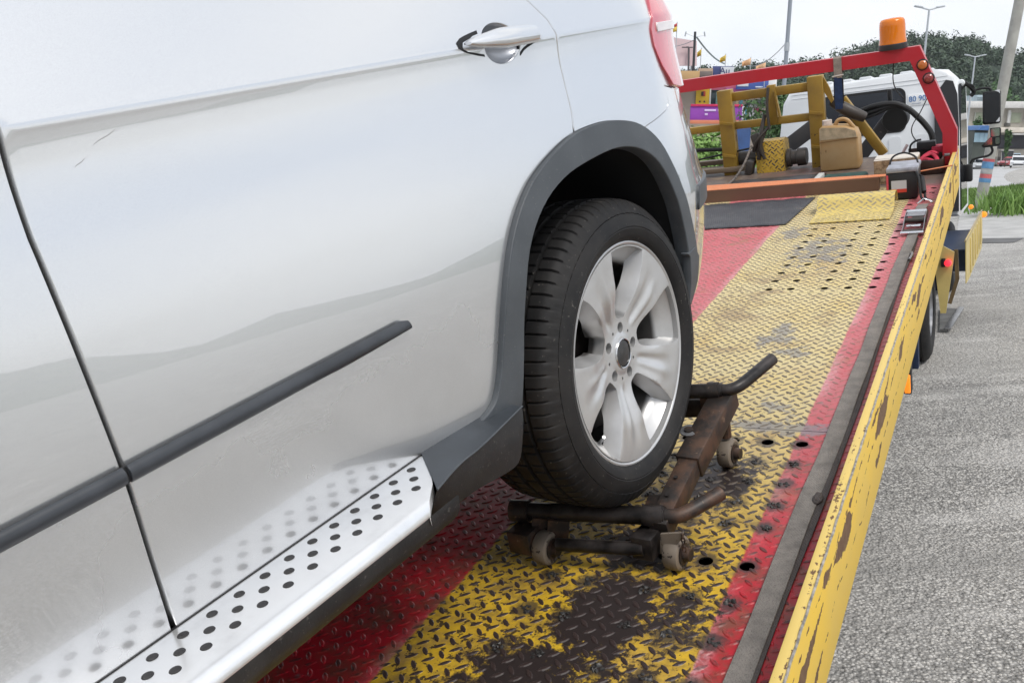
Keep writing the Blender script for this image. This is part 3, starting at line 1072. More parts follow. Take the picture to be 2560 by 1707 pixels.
MAT['blackbolt'] = simple('dark_wheel_bolt', (0.03, 0.028, 0.027), .5, .3)
def make_wheel(parent, loc):
    W = empty('rear_wheel', Matrix.Translation(loc), parent=parent)
    bm = bmesh.new()
    # flange and barrel
    lathe(bm, [(.2385, -.0085), (.2405, -.004), (.2445, -.002), (.2475, -.003), (.2490, -.008), (.2470, -.013), (.240, -.016), (.2365, -.0165), (.2335, -.021), (.217, -.036), (.207, -.046), (.203, -.056), (.204, -.12), (.204, -.225), (.225, -.235), (.245, -.24)], None, 96)
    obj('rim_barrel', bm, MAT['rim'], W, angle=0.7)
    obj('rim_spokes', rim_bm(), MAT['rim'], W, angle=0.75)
    bm = bmesh.new()
    lathe(bm, [(.0001, -.024), (.024, -.0245), (.029, -.0255), (.0302, -.028), (.0302, -.045)], None, 40)
    obj('hub_cap', bm, simple('dusty_hub_cap', (0.05, 0.05, 0.052), 0.35, 0.3, 0.3, 60), W)
    bm = bmesh.new()
    lathe(bm, [(.0305, -.029), (.031, -.0235), (.0325, -.0225), (.0338, -.024), (.0338, -.034)], None, 40)
    obj('cap_ring', bm, MAT['chrome'], W)
    bm = bmesh.new()
    lathe(bm, [(.0001, -.098), (.10, -.098), (.102, -.10), (.172, -.10), (.174, -.104), (.174, -.122), (.0001, -.122)], None, 64)
    obj('brake_disc', bm, simple('brown_brake_disc', (0.035, 0.028, 0.025), 0.5, 0.4, 0.3, 30), W)
    bm = bmesh.new()
    for a in range(5):
        q = SPOKES[a] + R(36)
        lathe(bm, [(.0001, -.047), (.005, -.047), (.0065, -.050), (.0065, -.060)], Matrix.Translation((-.0575 * math.cos(q), 0, .0575 * math.sin(q))), 6)
        o = obj('wheel_bolt', bm, MAT['blackbolt'], W)
        bm = bmesh.new()
    bm.free()
    bm = bmesh.new()
    lathe(bm, [(.0001, -.005), (.20, -.005), (.20, 0.0), (.0001, .0)], Matrix.Translation((0, -.19, 0)), 40)
    obj('backing_plate', bm, MAT['dark'], W)
    # tyre valve
    bm = bmesh.new()
    q = R(41 + 36 + 144 + 12)
    c = Vector((-.205 * math.cos(R(233)), -.048, .205 * math.sin(R(233))))
    tube(bm, [c, c + Vector((.006, .012, .012)), c + Vector((.012, .022, .022))], .004, 8)
    obj('tyre_valve', bm, MAT['steel'], W)
    # tyre
    prof_t = [(.236, -.016), (.2455, -.006), (.2495, -.001), (.2535, .0035), (.262, .009), (.2745, .0125), (.2765, .0115), (.2785, .0128), (.292, .0105), (.3055, .0035), (.3065, .0015), (.3085, .0028),
              (.320, -.0045), (.329, -.0115), (.3355, -.0185), (.3395, -.027), (.3418, -.040), (.3428, -.052), (.3352, -.0535), (.3352, -.0615), (.3435, -.063), (.3445, -.085), (.3447, -.0905), (.3365, -.092), (.3365, -.1015), (.3448, -.103),
              (.3449, -.130), (.3365, -.1315), (.3365, -.141), (.3445, -.1425), (.3435, -.172), (.3352, -.1735), (.3352, -.1815), (.3428, -.183), (.3400, -.208), (.331, -.224), (.312, -.238), (.28, -.245), (.25, -.242), (.236, -.235)]
    NB_ = 80
    n = NB_ * 8
    def wob(k, j):
        r, y = prof_t[j]
        ph = k % 8
        blk = k // 8
        g = 0.0
        if 13 <= j <= 17 and ph == 0: g = -.0050 if j > 13 else -.0030         # shoulder sipes
        if 20 <= j <= 22 and ph == (3 if blk % 2 else 5): g = -.005
        if 25 <= j <= 26 and ph == 2 and blk % 2: g = -.0045
        if 29 <= j <= 30 and ph == 5: g = -.005
        if 33 <= j <= 35 and ph == 0: g = -.006
        if j in (10, 11, 12) and ph in (0, 1, 2, 3) and blk % 1 == 0: g = -.0011
        return g
    bm = bmesh.new()
    lathe(bm, prof_t, None, n, wob=wob)
    T = obj('tyre', bm, MAT['rubber'], W, angle=0.5)
    return W
WHEEL = make_wheel(CAR, (0, 0, 0))
for loc, flip in (((2.93, 0, -.10), 0), ((2.93, -WID, -.10), 1), ((0, -WID, 0), 1)):
    c = dup(WHEEL, CAR)
    c.name = 'rear_wheel' if loc[0] == 0 else 'front_wheel'
    c.matrix_local = Matrix.Translation(loc) @ (Matrix.Rotation(math.pi, 4, 'Z') if flip else Matrix.Identity(4))
# ------------------------------------------------------------------ the tow truck
CX = -1.335        # centre line of the truck
def mx(x): return 2 * CX - x
TRUCK = empty('tow_truck', M_CH, 'tow truck with yellow and red tilted flatbed tray and white cab', 'truck')
HOLE_X = [-.905, -.815, -.683, -.590, -.499]
ROWS_FAR = [3.572, 3.690, 3.810, 3.932, 4.062, 4.222, 4.335, 4.455, 4.585]
ROWS_NEAR = [2.180, 2.064, 1.957, 1.853, 1.752, 1.595, 1.462, 1.336, 1.208, 1.08, .95]
OPEN_NEAR = {2.180, 1.595}
HOLES = []
for y in ROWS_FAR:
    HOLES += [(x, y, 1) for x in HOLE_X]
HOLES += [(-.499, y, 1) for y in (4.727, 4.894, 5.013, 5.16)] + [(-.410, y, 1) for y in (5.275, 5.398)]
for y in ROWS_NEAR:
    HOLES += [(x, y + .004 * (x + .7), 1 if y in OPEN_NEAR else 0) for x in HOLE_X]
HOLES = [h for h in HOLES]

def deck_mat(deck):
    b = NB('chequer_deck_paint')
    co = b.coord(deck)
    x, y, z = b.xyz(co)
    flat = b.comb(x, y, 0.0)
    wig = b.mth('MULTIPLY', b.mth('SUBTRACT', b.noise(flat, 45.0, 3.0, 0.7), 0.5), 0.016)
    wig = b.mth('ADD', wig, b.mth('MULTIPLY', b.mth('SUBTRACT', b.noise(flat, 4.0, 2.0), 0.5), 0.02))
    xw = b.mth('ADD', x, wig)
    def band(a, c):
        return b.mth('MULTIPLY', b.ss(xw, a - .004, a + .004), b.ss(xw, c + .004, c - .004))
    ymask = b.mth('MAXIMUM', band(-1.106, -.516), band(-2.154, -1.564))
    edge = b.mth('MAXIMUM', b.mth('MULTIPLY', b.ss(x, -1.145, -1.106), b.ss(x, -1.104, -1.106)), b.mth('MULTIPLY', b.ss(x, -.470, -.516), b.ss(x, -.518, -.516)))
    n_big = b.noise(flat, 3.2, 5.0, 0.6)
    n_mid = b.noise(flat, 13.0, 6.0, 0.65)
    n_fine = b.noise(flat, 90.0, 4.0, 0.6)
    # dust film on the open part of the tray, worn clean in places
    dust = b.mth('MULTIPLY', b.ss(y, 1.45, 2.6), b.ss(n_big, 0.2, 0.6, 0.55, 1.0))
    yel = b.mix(b.ss(n_mid, 0.35, 0.7), (0.66, 0.42, 0.028), (0.55, 0.34, 0.03))
    yel = b.mix(b.mth('MULTIPLY', dust, 0.80), yel, (0.60, 0.525, 0.315))
    yel = b.mix(b.mth('MULTIPLY', b.ss(b.noise(flat, 2.1, 3.0), 0.55, 0.72), 0.45), yel, (0.46, 0.30, 0.13))
    red = b.mix(b.ss(n_mid, 0.35, 0.7), (0.50, 0.012, 0.026), (0.40, 0.011, 0.022))
    red = b.mix(b.mth('MULTIPLY', dust, 0.60), red, (0.52, 0.22, 0.235))
    rmil = b.mth('MULTIPLY', edge, b.ss(n_fine, 0.35, 0.6, 0.25, 0.8))
    red = b.mix(b.mth('MULTIPLY', rmil, b.ss(b.noise(flat, 3.0, 2.0), 0.35, 0.65)), red, (0.62, 0.36, 0.38))
    col = b.mix(ymask, red, yel)
    # bare dark steel, worn by wheels and boots; under the tyre also painted shade
    def blob(cx, cy, rx, ry):
        dx = b.mth('DIVIDE', b.mth('SUBTRACT', x, cx), rx)
        dy = b.mth('DIVIDE', b.mth('SUBTRACT', y, cy), ry)
        d = b.mth('SQRT', b.mth('ADD', b.mth('MULTIPLY', dx, dx), b.mth('MULTIPLY', dy, dy)))
        return b.ss(d, 1.0, 0.0)
    bl = [(-.735, 1.36, .20, .32), (-.82, 1.14, .26, .24), (-.64, 1.12, .22, .26), (-.66, 1.95, .20, .30), (-.74, 1.62, .24, .20), (-.60, 1.40, .22, .25)]
    w = None
    for q, k in zip(bl, (1.12, 1.0, .8, .95, 1.0, .7)):
        t = b.mth('MULTIPLY', blob(*q), k)
        w = t if w is None else b.mth('MAXIMUM', w, t)
    nz = b.noise(flat, 26.0, 9.0, 0.74)
    worn = b.ss(b.mth('ADD', b.mth('MULTIPLY', w, 0.40), nz), 0.665, 0.775)
    spots = b.ss(b.mth('ADD', b.noise(flat, 55.0, 3.0, 0.6), b.mth('MULTIPLY', b.ss(y, 2.6, 1.3), 0.05)), 0.605, 0.65)
    spots = b.mth('MULTIPLY', spots, b.mixf(ymask, 0.25, 0.9))
    # grime round the bolt holes
    dx = None
    for hx in HOLE_X:
        t = b.mth('ABSOLUTE', b.mth('SUBTRACT', x, hx)); dx = t if dx is None else b.mth('MINIMUM', dx, t)
    dy = None
    for hy in ROWS_NEAR:
        t = b.mth('ABSOLUTE', b.mth('SUBTRACT', y, hy)); dy = t if dy is None else b.mth('MINIMUM', dy, t)
    dd = b.mth('SQRT', b.mth('ADD', b.mth('MULTIPLY', dx, dx), b.mth('MULTIPLY', dy, dy)))
    dd = b.mth('ADD', dd, b.mth('MULTIPLY', b.mth('SUBTRACT', n_fine, 0.5), 0.03))
    ringm = b.mth('MULTIPLY', b.ss(b.mth('ADD', dd, b.mth('MULTIPLY', b.mth('SUBTRACT', b.noise(flat, 22.0, 5.0, .7), .5), .07)), .036, .016), .85)
    # grease smears in greys on the middle plate and along the joint
    gl = [(-.74, 3.02, .16, .22), (-.63, 2.28, .30, .09), (-.62, 2.42, .12, .10), (-.52, 2.28, .16, .14), (-.80, 4.15, .30, .5), (-1.0, 4.5, .14, .3), (-.66, 2.85, .10, .12)]
    gm = None
    for q in gl:
        t = blob(*q); gm = t if gm is None else b.mth('MAXIMUM', gm, t)
    grease = b.ss(b.mth('ADD', b.mth('MULTIPLY', gm, 0.26), b.noise(flat, 17.0, 7.0, .7)), 0.63, 0.72)
    grease = b.mth('MULTIPLY', grease, 0.75)
    brown = b.mth('MULTIPLY', b.ss(b.mth('ADD', b.noise(flat, 6.0, 5.0, 0.65), b.mth('MULTIPLY', blob(-.98, 3.3, .25, .9), .12)), .54, .70), .6)
    film = b.mth('MULTIPLY', b.mth('MULTIPLY', b.ss(y, 2.7, 1.6), b.ss(b.noise(flat, 11.0, 8.0, .72), .42, .66)), .7)
    col = b.mix(film, col, (0.11, 0.075, 0.045))
    col = b.mix(brown, col, (0.26, 0.16, 0.085))
    col = b.mix(grease, col, (0.20, 0.205, 0.225))
    col = b.mix(ringm, col, (0.045, 0.037, 0.036))
    dark = b.mth('MAXIMUM', worn, spots)
    col = b.mix(dark, col, (0.030, 0.022, 0.021))
    col = b.mix(b.mth('MULTIPLY', b.ss(y, 5.42, 5.56), b.ss(n_mid, .25, .55, .70, 1.0)), col, (0.135, 0.10, 0.085))
    # tops of the lugs: paint scuffed off
    up = b.ss(z, 0.0003, 0.0007)
    inred = b.ss(b.noise(flat, 26.0, 2.0), 0.42, 0.62, 0.0, 0.75)
    lug = b.mth('MULTIPLY', up, b.mixf(ymask, inred, b.ss(n_mid, 0.2, 0.35, 0.80, 1.0)))
    lugc = b.mix(dust, (0.042, 0.028, 0.026), (0.17, 0.14, 0.10))
    col = b.mix(lug, col, lugc)
    col = b.mix(b.ss(z, -0.0004, -0.0010), col, (0.012, 0.010, 0.010))  # shade inside the holes, painted near black on their walls
    # black oily patches leave pale rims on the lugs
    b.set(col=col, rough=b.mixf(dark, b.mixf(dust, 0.36, 0.5), 0.42), spec=.36)
    b.bump(b.mth('ADD', b.mth('MULTIPLY', n_fine, 0.3), b.mth('MULTIPLY', dark, -0.6)), 0.35, 0.0012)
    return b.m

TRAY = None
bm = bmesh.new()
XR, XL = -.345, mx(-.345)
boxr(bm, XL + .02, XR - .02, -2.88, 6.6, -.145, -.095)  # black sheet under the deck, put there so its holes look dark
TRAY = obj('tray', bm, MAT['dark'], TRUCK, M_BED_IN_CH)
MAT['deck'] = deck_mat(TRAY)

def plate(y0, y1, sk0=0.0, sk1=0.0):
    hs = [h for h in HOLES if h[2] and y0 + .03 < h[1] < y1 - .03]
    OL = resample([(XL, y0), (XR, y0), (XR, y1), (XL, y1)], .25)
    H = [circle2((h[0], h[1]), .0165, 18) for h in hs]
    v, f = cdt(OL, H, [])
    bm = bmesh.new()
    vs = [bm.verts.new((p.x, p.y, 0)) for p in v]
    for q in f:
        bm.faces.new([vs[i] for i in q])
    be = [e for e in bm.edges if len(e.link_faces) == 1]
    r = bmesh.ops.extrude_edge_only(bm, edges=be)
    for q in [g for g in r['geom'] if isinstance(g, bmesh.types.BMVert)]:
        q.co.z -= .004
    return obj('deck_plate', bm, MAT['deck'], TRAY, flat=True)
plate(-2.88, 2.2600)
plate(2.2630, 3.5130)
plate(3.5160, 6.6)

# raised lugs of the chequer plate
def lug_prof():
    L, Wd = .0146, .0051
    o = []
    for k in range(10):
        a = 2 * math.pi * k / 10
        ca, sa = math.cos(a), math.sin(a)
        o.append((L * ca, Wd * sa * (1 - .35 * ca * ca)))
    return o
LP = lug_prof()
def lug_geo():
    V = [(p[0] * 1.10, p[1] * 1.22, 0.0) for p in LP] + [(p[0] * .84, p[1] * .66, .0018) for p in LP]
    F = [(i, (i + 1) % 10, 10 + (i + 1) % 10, 10 + i) for i in range(10)] + [tuple(range(10, 20))]
    return V, F
lv, lf = lug_geo()
def bed_px(x, y, z=0.0):
    p = M_BED @ Vector((x, y, z)) - Vector((0, 0, CAM_H))
    q = RW.transposed() @ p
    return 1280 + 2200 * q.x / q.z, 853.5 + 2200 * q.y / q.z, q.z
cands = []
for i in range(-45, 8):
    for j in range(-56, 95):
        for kind in (0, 1):
            x = -.562 + .0405 * i + (.0205 if kind else 0)
            y = 1.665 + .0425 * j - (.0205 if kind else 0)
            if not (XL + .02 < x < XR - .012 and -.6 < y < 5.45):
                continue
            if any((x - h[0]) ** 2 + (y - h[1]) ** 2 < .0205 ** 2 for h in HOLES):
                continue
            if min(abs(y - 2.2615), abs(y - 3.5145)) < .013:
                continue
            cands.append((x, y, kind))
near = []
for q in cands:
    if q[1] < .7 or q[1] > 1.9 or q[0] < -1.35: continue
    px, py, d = bed_px(q[0], q[1])
    if 900 < px < 1990 and py < 1715 and py > 1180 and not (-.445 < q[0] < -.395):
        # keep clear of the sill of the car
        if q[0] > -1.12 - (1.75 - q[1]) * .15:
            near.append((d, q))
near.sort()
near_set = {q for d, q in near[:300]}
lug_me = bpy.data.meshes.new('tread_lug')
lug_me.from_pydata(lv, [], lf)
lug_me.polygons.foreach_set('use_smooth', [False] * len(lug_me.polygons))
lug_me.materials.append(MAT['deck'])
V, F = [], []
for q in cands:
    ang = R(-44) if q[2] == 0 else R(43)
    ca, sa = math.cos(ang), math.sin(ang)
    if q in near_set:
        o = bpy.data.objects.new('tread_lug', lug_me)
        C.objects.link(o)
        o.parent = TRAY
        o.location = (q[0], q[1], 0.0)
        o.rotation_euler = (0, 0, ang)
    else:
        b0 = len(V)
        V += [(q[0] + p[0] * ca - p[1] * sa, q[1] + p[0] * sa + p[1] * ca, p[2]) for p in lv]
        F += [tuple(b0 + k for k in f_) for f_ in lf]
tag(mesh_obj('tread_relief', V, F, MAT['deck'], TRAY), kind='stuff')

# dirt packed in the near holes
def clod_mesh(seed):
    rnd = random.Random(seed)
    bm = bmesh.new()
    for k in range(9):
        a, r = rnd.uniform(0, 6.3), .0125 * math.sqrt(rnd.random())
        s = rnd.uniform(.0035, .0065)
        m = Matrix.Translation((r * math.cos(a), r * math.sin(a), -.0012 + rnd.uniform(-.001, .0015))) @ Matrix.Rotation(rnd.uniform(0, 6), 4, (rnd.random(), rnd.random(), 1)) @ Matrix.Diagonal((s * 1.3, s, s * .7, 1))
        bmesh.ops.create_icosphere(bm, subdivisions=1, radius=1, matrix=m)
    return bm
MAT['clod'] = simple('packed_grit', (0.026, 0.024, 0.023), 0.45, 0, 0.6, 200)
clods = [obj('dirt_plug', clod_mesh(k), MAT['clod'], TRAY) for k in range(4)]
ci = 0
for h in HOLES:
    if h[2] == 0:
        if ci < 4: o = clods[ci]
        else:
            o = clods[ci % 4].copy(); C.objects.link(o)
        o.location = (h[0], h[1], 0); o.rotation_euler = (0, 0, ci * 1.7)
        ci += 1

# side rails
def rail_mat():
    b = NB('yellow_rail_paint')
    co = b.coord(TRAY)
    x, y, z = b.xyz(co)
    n1 = b.noise(co, 5.0, 5.0, 0.6)
    n2 = b.noise(b.vmul(co, (30, 2.2, 9)), 2.0, 5.0, 0.65)       # scrapes along the rail
    n3 = b.noise(co, 70.0, 4.0, 0.65)
    c = b.mix(b.ss(n1, 0.3, 0.75), (0.76, 0.49, 0.045), (0.70, 0.47, 0.075))
    topm = b.ss(z, .095, .099)
    c = b.mix(b.mth('MULTIPLY', topm, .5), c, (0.70, 0.57, 0.25))
    zs = b.mth('ADD', z, b.mth('MULTIPLY', y, .012))
    # long gouges running along the outer face
    def n1d(sc, off):
        return b.noise(b.comb(0.0, b.mth('ADD', b.mth('MULTIPLY', y, sc), off), 0.0), 1.0, 2.0, .5)
    outer = b.ss(z, .092, .086)
    gouge = None
    for k, (zc0, sc, off, wd, th) in enumerate(((.015, 1.7, 3.0, .030, .47), (.055, 2.6, 11.0, .016, .52), (-.06, 2.1, 27.0, .016, .54))):
        zc = b.mth('ADD', zc0, b.mth('MULTIPLY', b.mth('SUBTRACT', n1d(sc * 1.3, off + 40), .5), .12))
        wdt = b.mth('MULTIPLY', b.ss(n1d(sc * 1.6, off), th, th + .16), wd)
        dz = b.mth('ADD', b.mth('ABSOLUTE', b.mth('SUBTRACT', z, zc)), b.mth('ADD', b.mth('MULTIPLY', b.mth('SUBTRACT', n3, .5), .020), b.mth('MULTIPLY', b.mth('SUBTRACT', b.noise(co, 22.0, 3.0), .5), .03)))
        t = b.mth('MULTIPLY', b.mth('GREATER_THAN', wdt, dz), outer)
        gouge = t if gouge is None else b.mth('MAXIMUM', gouge, t)
    chip = b.mth('MULTIPLY', b.ss(b.mth('ADD', b.mth('MULTIPLY', n2, .55), b.mth('MULTIPLY', n3, .45)), .575, .59), b.ss(z, .080, .098))
    m = b.mth('MAXIMUM', gouge, chip)
    rust = b.mix(b.ss(n3, .35, .65), (0.115, 0.062, 0.035), (0.17, 0.10, 0.055))
    c = b.mix(m, c, rust)
    b.set(col=c, rough=b.mixf(m, .45, .75), spec=.32)
    b.bump(b.mth('MULTIPLY', m, -1.0), .5, .0012)
    return b.m
MAT['rail'] = rail_mat()
def side_rail(xi, xo, out):
    bm = bmesh.new()
    boxr(bm, xi, xo, -2.9, 6.13, -.146, .100, .0025)
    rl = obj('side_rail', bm, MAT['rail'], TRAY)
    bm = bmesh.new()
    pts = []
    for k in range(330):
        y = -2.8 + 8.9 * k / 329
        pts.append((xo + .0005 * math.sin(k * 1.9), y, .1005 + .0008 * math.sin(k * 2.3)))
    tube(bm, pts, .0026, 6)
    obj('weld_bead', bm, simple('weld_bead_steel', (0.36, 0.33, 0.30), 0.5, 0.5, 0.5, 60), TRAY)
    return rl
side_rail(-.3435, -.3200, 1)
side_rail(mx(-.3435), mx(-.3200), -1)
# head frame of the tray, with lamps and beacon
MAT['redpaint'] = weathered('red_frame_paint', (0.47, 0.016, 0.028), (0.10, 0.05, 0.035), 0.26, 9.0, rough=0.35, fade=(0.44, 0.03, 0.045))
bm = bmesh.new()
pth = [(-.360, .0), (-.356, .225), (-.535, .700), (mx(-.535), .700), (mx(-.356), .225), (mx(-.360), .0)]
sweep_xz(bm, pth, .078, 5.912, 5.988)
HEAD = obj('head_frame', bm, MAT['redpaint'], TRAY)
def round_lamp(x, z, y, r, m, name, par):
    bm = bmesh.new()
    lathe(bm, [(.0001, -.020), (r * .7, -.018), (r, -.011), (r * 1.04, .0), (.0001, .0)], Matrix.Translation((x, y, z)), 20)
    o = obj(name, bm, m, par)
    bm = bmesh.new()
    lathe(bm, [(r * 1.05, -.012), (r * 1.25, -.009), (r * 1.28, .002), (r * 1.0, .002)], Matrix.Translation((x, y, z)), 20)
    return o, bm
for x, z, m, nme in ((-.494, .630, MAT['amber'], 'amber_marker_lamp'), (-.463, .549, MAT['redlens'], 'red_marker_lamp')):
    o, bm = round_lamp(x, z, 5.912, .026, m, nme, TRAY)
    obj('lamp_bezel', bm, MAT['gap'], TRAY)
BX = -.655
bm = bmesh.new()
lathe(bm, [(.0001, .0), (.079, .0), (.080, .004), (.080, .030), (.076, .034), (.0001, .034)], Matrix.Translation((BX, 5.95, .739)) @ Matrix.Rotation(R(90), 4, 'X'), 32)
obj('beacon_base', bm, simple('black_beacon_base', (0.02, 0.02, 0.022), 0.45), TRAY)
MB_ = Matrix.Translation((BX, 5.95, .773)) @ Matrix.Rotation(R(90), 4, 'X')
bm = bmesh.new()
lathe(bm, [(.0775, .0), (.0765, .010), (.073, .030), (.0725, .100), (.070, .125), (.062, .138), (.045, .144), (.0001, .146), (.0001, .139), (.044, .137), (.058, .131), (.065, .120), (.0675, .098), (.068, .03), (.071, .001)], MB_, 40)
obj('beacon_dome', bm, MAT['beacon'], TRAY, angle=.9)
bm = bmesh.new()
lathe(bm, [(.0001, .0), (.052, .0), (.050, .02), (.030, .035), (.028, .09), (.0001, .10)], MB_, 24)
obj('beacon_reflector', bm, lens_mat('beacon_inside', (0.75, 0.20, 0.01), .25), TRAY)

# yellow rack standing on the tray front
MAT['rack'] = weathered('old_yellow_paint', (0.33, 0.205, 0.026), (0.075, 0.042, 0.025), 0.52, 9.0, rough=0.5, fade=(0.20, 0.13, 0.03))
bm = bmesh.new(); 
def rack_part(name, fn):
    bm = bmesh.new(); fn(bm); return obj(name, bm, MAT['rack'], TRAY)
YR = 6.40
rack_part('rack_post', lambda b: boxr(b, -1.865, -1.765, YR - .03, YR + .05, -.02, .600, .004))
rack_part('rack_post', lambda b: boxr(b, -1.245, -1.145, YR - .03, YR + .05, -.02, .612, .004))
rack_part('rack_post', lambda b: (boxr(b, -1.520, -1.462, YR - .01, YR + .03, .33, .592, .003), bar(b, (-1.465, YR - .014, .55), (-1.44, YR - .014, .37), .03, .012)))
rack_part('rack_rail', lambda b: boxr(b, -1.766, -1.244, YR, YR + .045, .515, .575, .004))
rack_part('rack_rail', lambda b: boxr(b, -2.32, -1.866, YR, YR + .045, .315, .365, .004))
rack_part('rack_rail', lambda b: boxr(b, -1.764, -1.244, YR, YR + .045, .318, .370, .004))
rack_part('rack_gusset', lambda b: prism(b, [(-1.143, .60), (-1.105, .52), (-1.085, .44), (-1.10, .42), (-1.143, .50)], YR + .0, YR + .02))
for x0 in (-1.865, -1.245):
    for z0 in (.14, .37):
        rack_part('rack_web', lambda b: box(b, (x0 + .05, YR - .036, z0), (.096, .012, .018), Matrix.Rotation(R(12), 3, 'Y')))
rack_part('rack_brace', lambda b: bar(b, (-1.055, 6.55, .425), (-.800, 6.55, .02), .05, .06, .003))
# winch with chequer cover and drum
MAT['greasy'] = weathered('greasy_dark_steel', (0.045, 0.038, 0.033), (0.13, 0.10, 0.075), 0.5, 18.0, rough=0.5)
MAT['rope'] = simple('grey_wire_rope', (0.16, 0.14, 0.125), 0.6, .3, .4, 60)
bm = bmesh.new()
prism(bm, [(6.34, .0), (6.345, .15), (6.37, .215), (6.44, .225), (6.52, .20), (6.54, .0)], -1.620, -1.425, 'x')
WC = obj('winch_cover', bm, None, TRAY)
def chequer(name, col, lugc, sc=26.0, wear=.3):
    b = NB(name)
    co = b.coord()
    x, y, z = b.xyz(co)
    u = b.mth('ADD', b.mth('MULTIPLY', x, sc), 0.0)
    v = b.mth('MULTIPLY', b.mth('ADD', y, z), sc)
    p, q = b.mth('ADD', u, v), b.mth('SUBTRACT', u, v)
    ck = b.mth('GREATER_THAN', b.mth('MULTIPLY', b.mth('SINE', b.mth('MULTIPLY', p, 3.1416)), b.mth('SINE', b.mth('MULTIPLY', q, 3.1416))), 0.0)
    a = b.mth('ABSOLUTE', b.mth('SINE', b.mth('MULTIPLY', b.mixf(ck, p, q), 3.1416)))
    l = b.ss(a, .80, .92)
    n = b.noise(co, 16.0, 5.0, .65)
    m = b.mth('MULTIPLY', l, b.ss(n, .40, .55))
    d = b.ss(n, .62, .68)
    c = b.mix(m, col, lugc)
    c = b.mix(b.mth('MULTIPLY', d, wear), c, lugc)
    b.set(col=c, rough=.45)
    b.bump(l, .6, .002)
    return b.m
WC.data.materials.append(chequer('worn_chequer_cover', (0.52, 0.33, 0.035), (0.05, 0.036, 0.03), 24.0, .9))
bm = bmesh.new()
lathe(bm, [(.0001, -.16), (.075, -.16), (.075, -.145), (.05, -.14), (.05, .14), (.075, .145), (.075, .16), (.0001, .16)], Matrix.Translation((-1.66, 6.46, .10)) @ Matrix.Rotation(R(90), 4, 'Z'), 24)
obj('winch_drum', bm, MAT['greasy'], TRAY)
bm = bmesh.new()
lathe(bm, [(.0001, -.07), (.058, -.07), (.062, -.06), (.062, -.01), (.050, -.005), (.050, .03), (.064, .035), (.064, .06), (.0001, .065)], Matrix.Translation((-1.355, 6.42, .078)) @ Matrix.Rotation(R(90), 4, 'Z'), 28)
obj('winch_motor', bm, MAT['greasy'], TRAY)
bm = bmesh.new()
box(bm, (-1.665, 6.345, .05), (.05, .10, .10), Matrix.Rotation(R(15), 3, 'Y'), .008)
box(bm, (-1.60, 6.36, .20), (.06, .06, .16), Matrix.Rotation(R(-14), 3, 'Y'), .012)
obj('winch_bracket', bm, MAT['greasy'], TRAY)
# control levers and shackles bundled on the rack
for k, (a, bb, c_, r) in enumerate((((-1.60, 6.34, .10), (-1.565, 6.32, .27), (-1.54, 6.36, .40), .014), ((-1.63, 6.33, .16), (-1.59, 6.31, .24), (-1.50, 6.34, .33), .011), ((-1.555, 6.33, .10), (-1.575, 6.32, .19), (-1.535, 6.34, .30), .012), ((-1.50, 6.36, .58), (-1.513, 6.34, .46), (-1.507, 6.33, .30), .010))):
    bm = bmesh.new(); tube(bm, spline([a, bb, c_], 6), r, 8)
    obj('winch_hose', bm, MAT['greasy'], TRAY)
bm = bmesh.new(); tube(bm, spline([(-1.64, 6.33, .20), (-1.66, 6.15, .10), (-1.69, 5.95, .035), (-1.74, 5.75, .018), (-1.82, 5.62, .014)], 8), .008, 8)
obj('winch_cable', bm, MAT['rope'], TRAY)
bm = bmesh.new(); tube(bm, [(-1.62, 6.40, .18), (-2.28, 6.42, .10)], .007, 8)
obj('winch_cable', bm, MAT['gap'], TRAY)
bm = bmesh.new(); tube(bm, [(-1.80, 6.48, .17), (-2.30, 6.48, .20)], .014, 8)
obj('hydraulic_pipe', bm, MAT['gap'], TRAY)
# front cross member, dark lifting arms, ram and hoses below the head frame
bm = bmesh.new()
boxr(bm, -2.30, -1.70, 6.34, 6.46, .025, .060, .004); boxr(bm, -2.30, -1.70, 6.50, 6.56, .06, .095, .004)
obj('front_cross_member', bm, weathered('dirty_crossmember', (0.16, 0.12, 0.08), (0.30, 0.24, 0.13), .4, 12), TRAY)
MAT['armgrey'] = weathered('dark_grey_arm_paint', (0.055, 0.055, 0.060), (0.15, 0.14, 0.135), .35, 8.0, rough=.42)
bm = bmesh.new(); bar(bm, (-.78, 7.25, .235), (-1.13, 7.25, -.19), .11, .10, .006)
obj('lift_arm', bm, MAT['armgrey'], TRAY)
bm = bmesh.new(); bar(bm, (-1.30, 7.25, .22), (-1.74, 7.25, -.06), .16, .12, .006)
obj('lift_arm', bm, MAT['armgrey'], TRAY)
bm = bmesh.new(); lathe(bm, [(.0001, -.08), (.085, -.08), (.09, -.07), (.09, .07), (.085, .08), (.0001, .08)], Matrix.Translation((-.79, 7.2, .165)), 24)
obj('lift_pivot', bm, MAT['gap'], TRAY)
for k, (dz, r) in enumerate(((0, .021), (-.035, .016), (-.06, .012))):
    bm = bmesh.new()
    tube(bm, spline([(-1.16, 7.05, .235 + dz), (-1.01, 7.02, .270 + dz), (-.905, 7.0, .298 + dz), (-.78, 7.0, .297 + dz * .4), (-.69, 7.0, .252 + dz * .2), (-.625, 7.0, .186), (-.575, 7.0, .122), (-.537, 7.0, .05), (-.53, 7.0, -.05)], 8), r, 10)
    obj('hydraulic_hose', bm, MAT['gap'], TRAY)
bm = bmesh.new(); boxr(bm, -.825, -.795, 7.05, 7.09, .29, .395, .01)
obj('hose_clip', bm, MAT['gap'], TRAY)
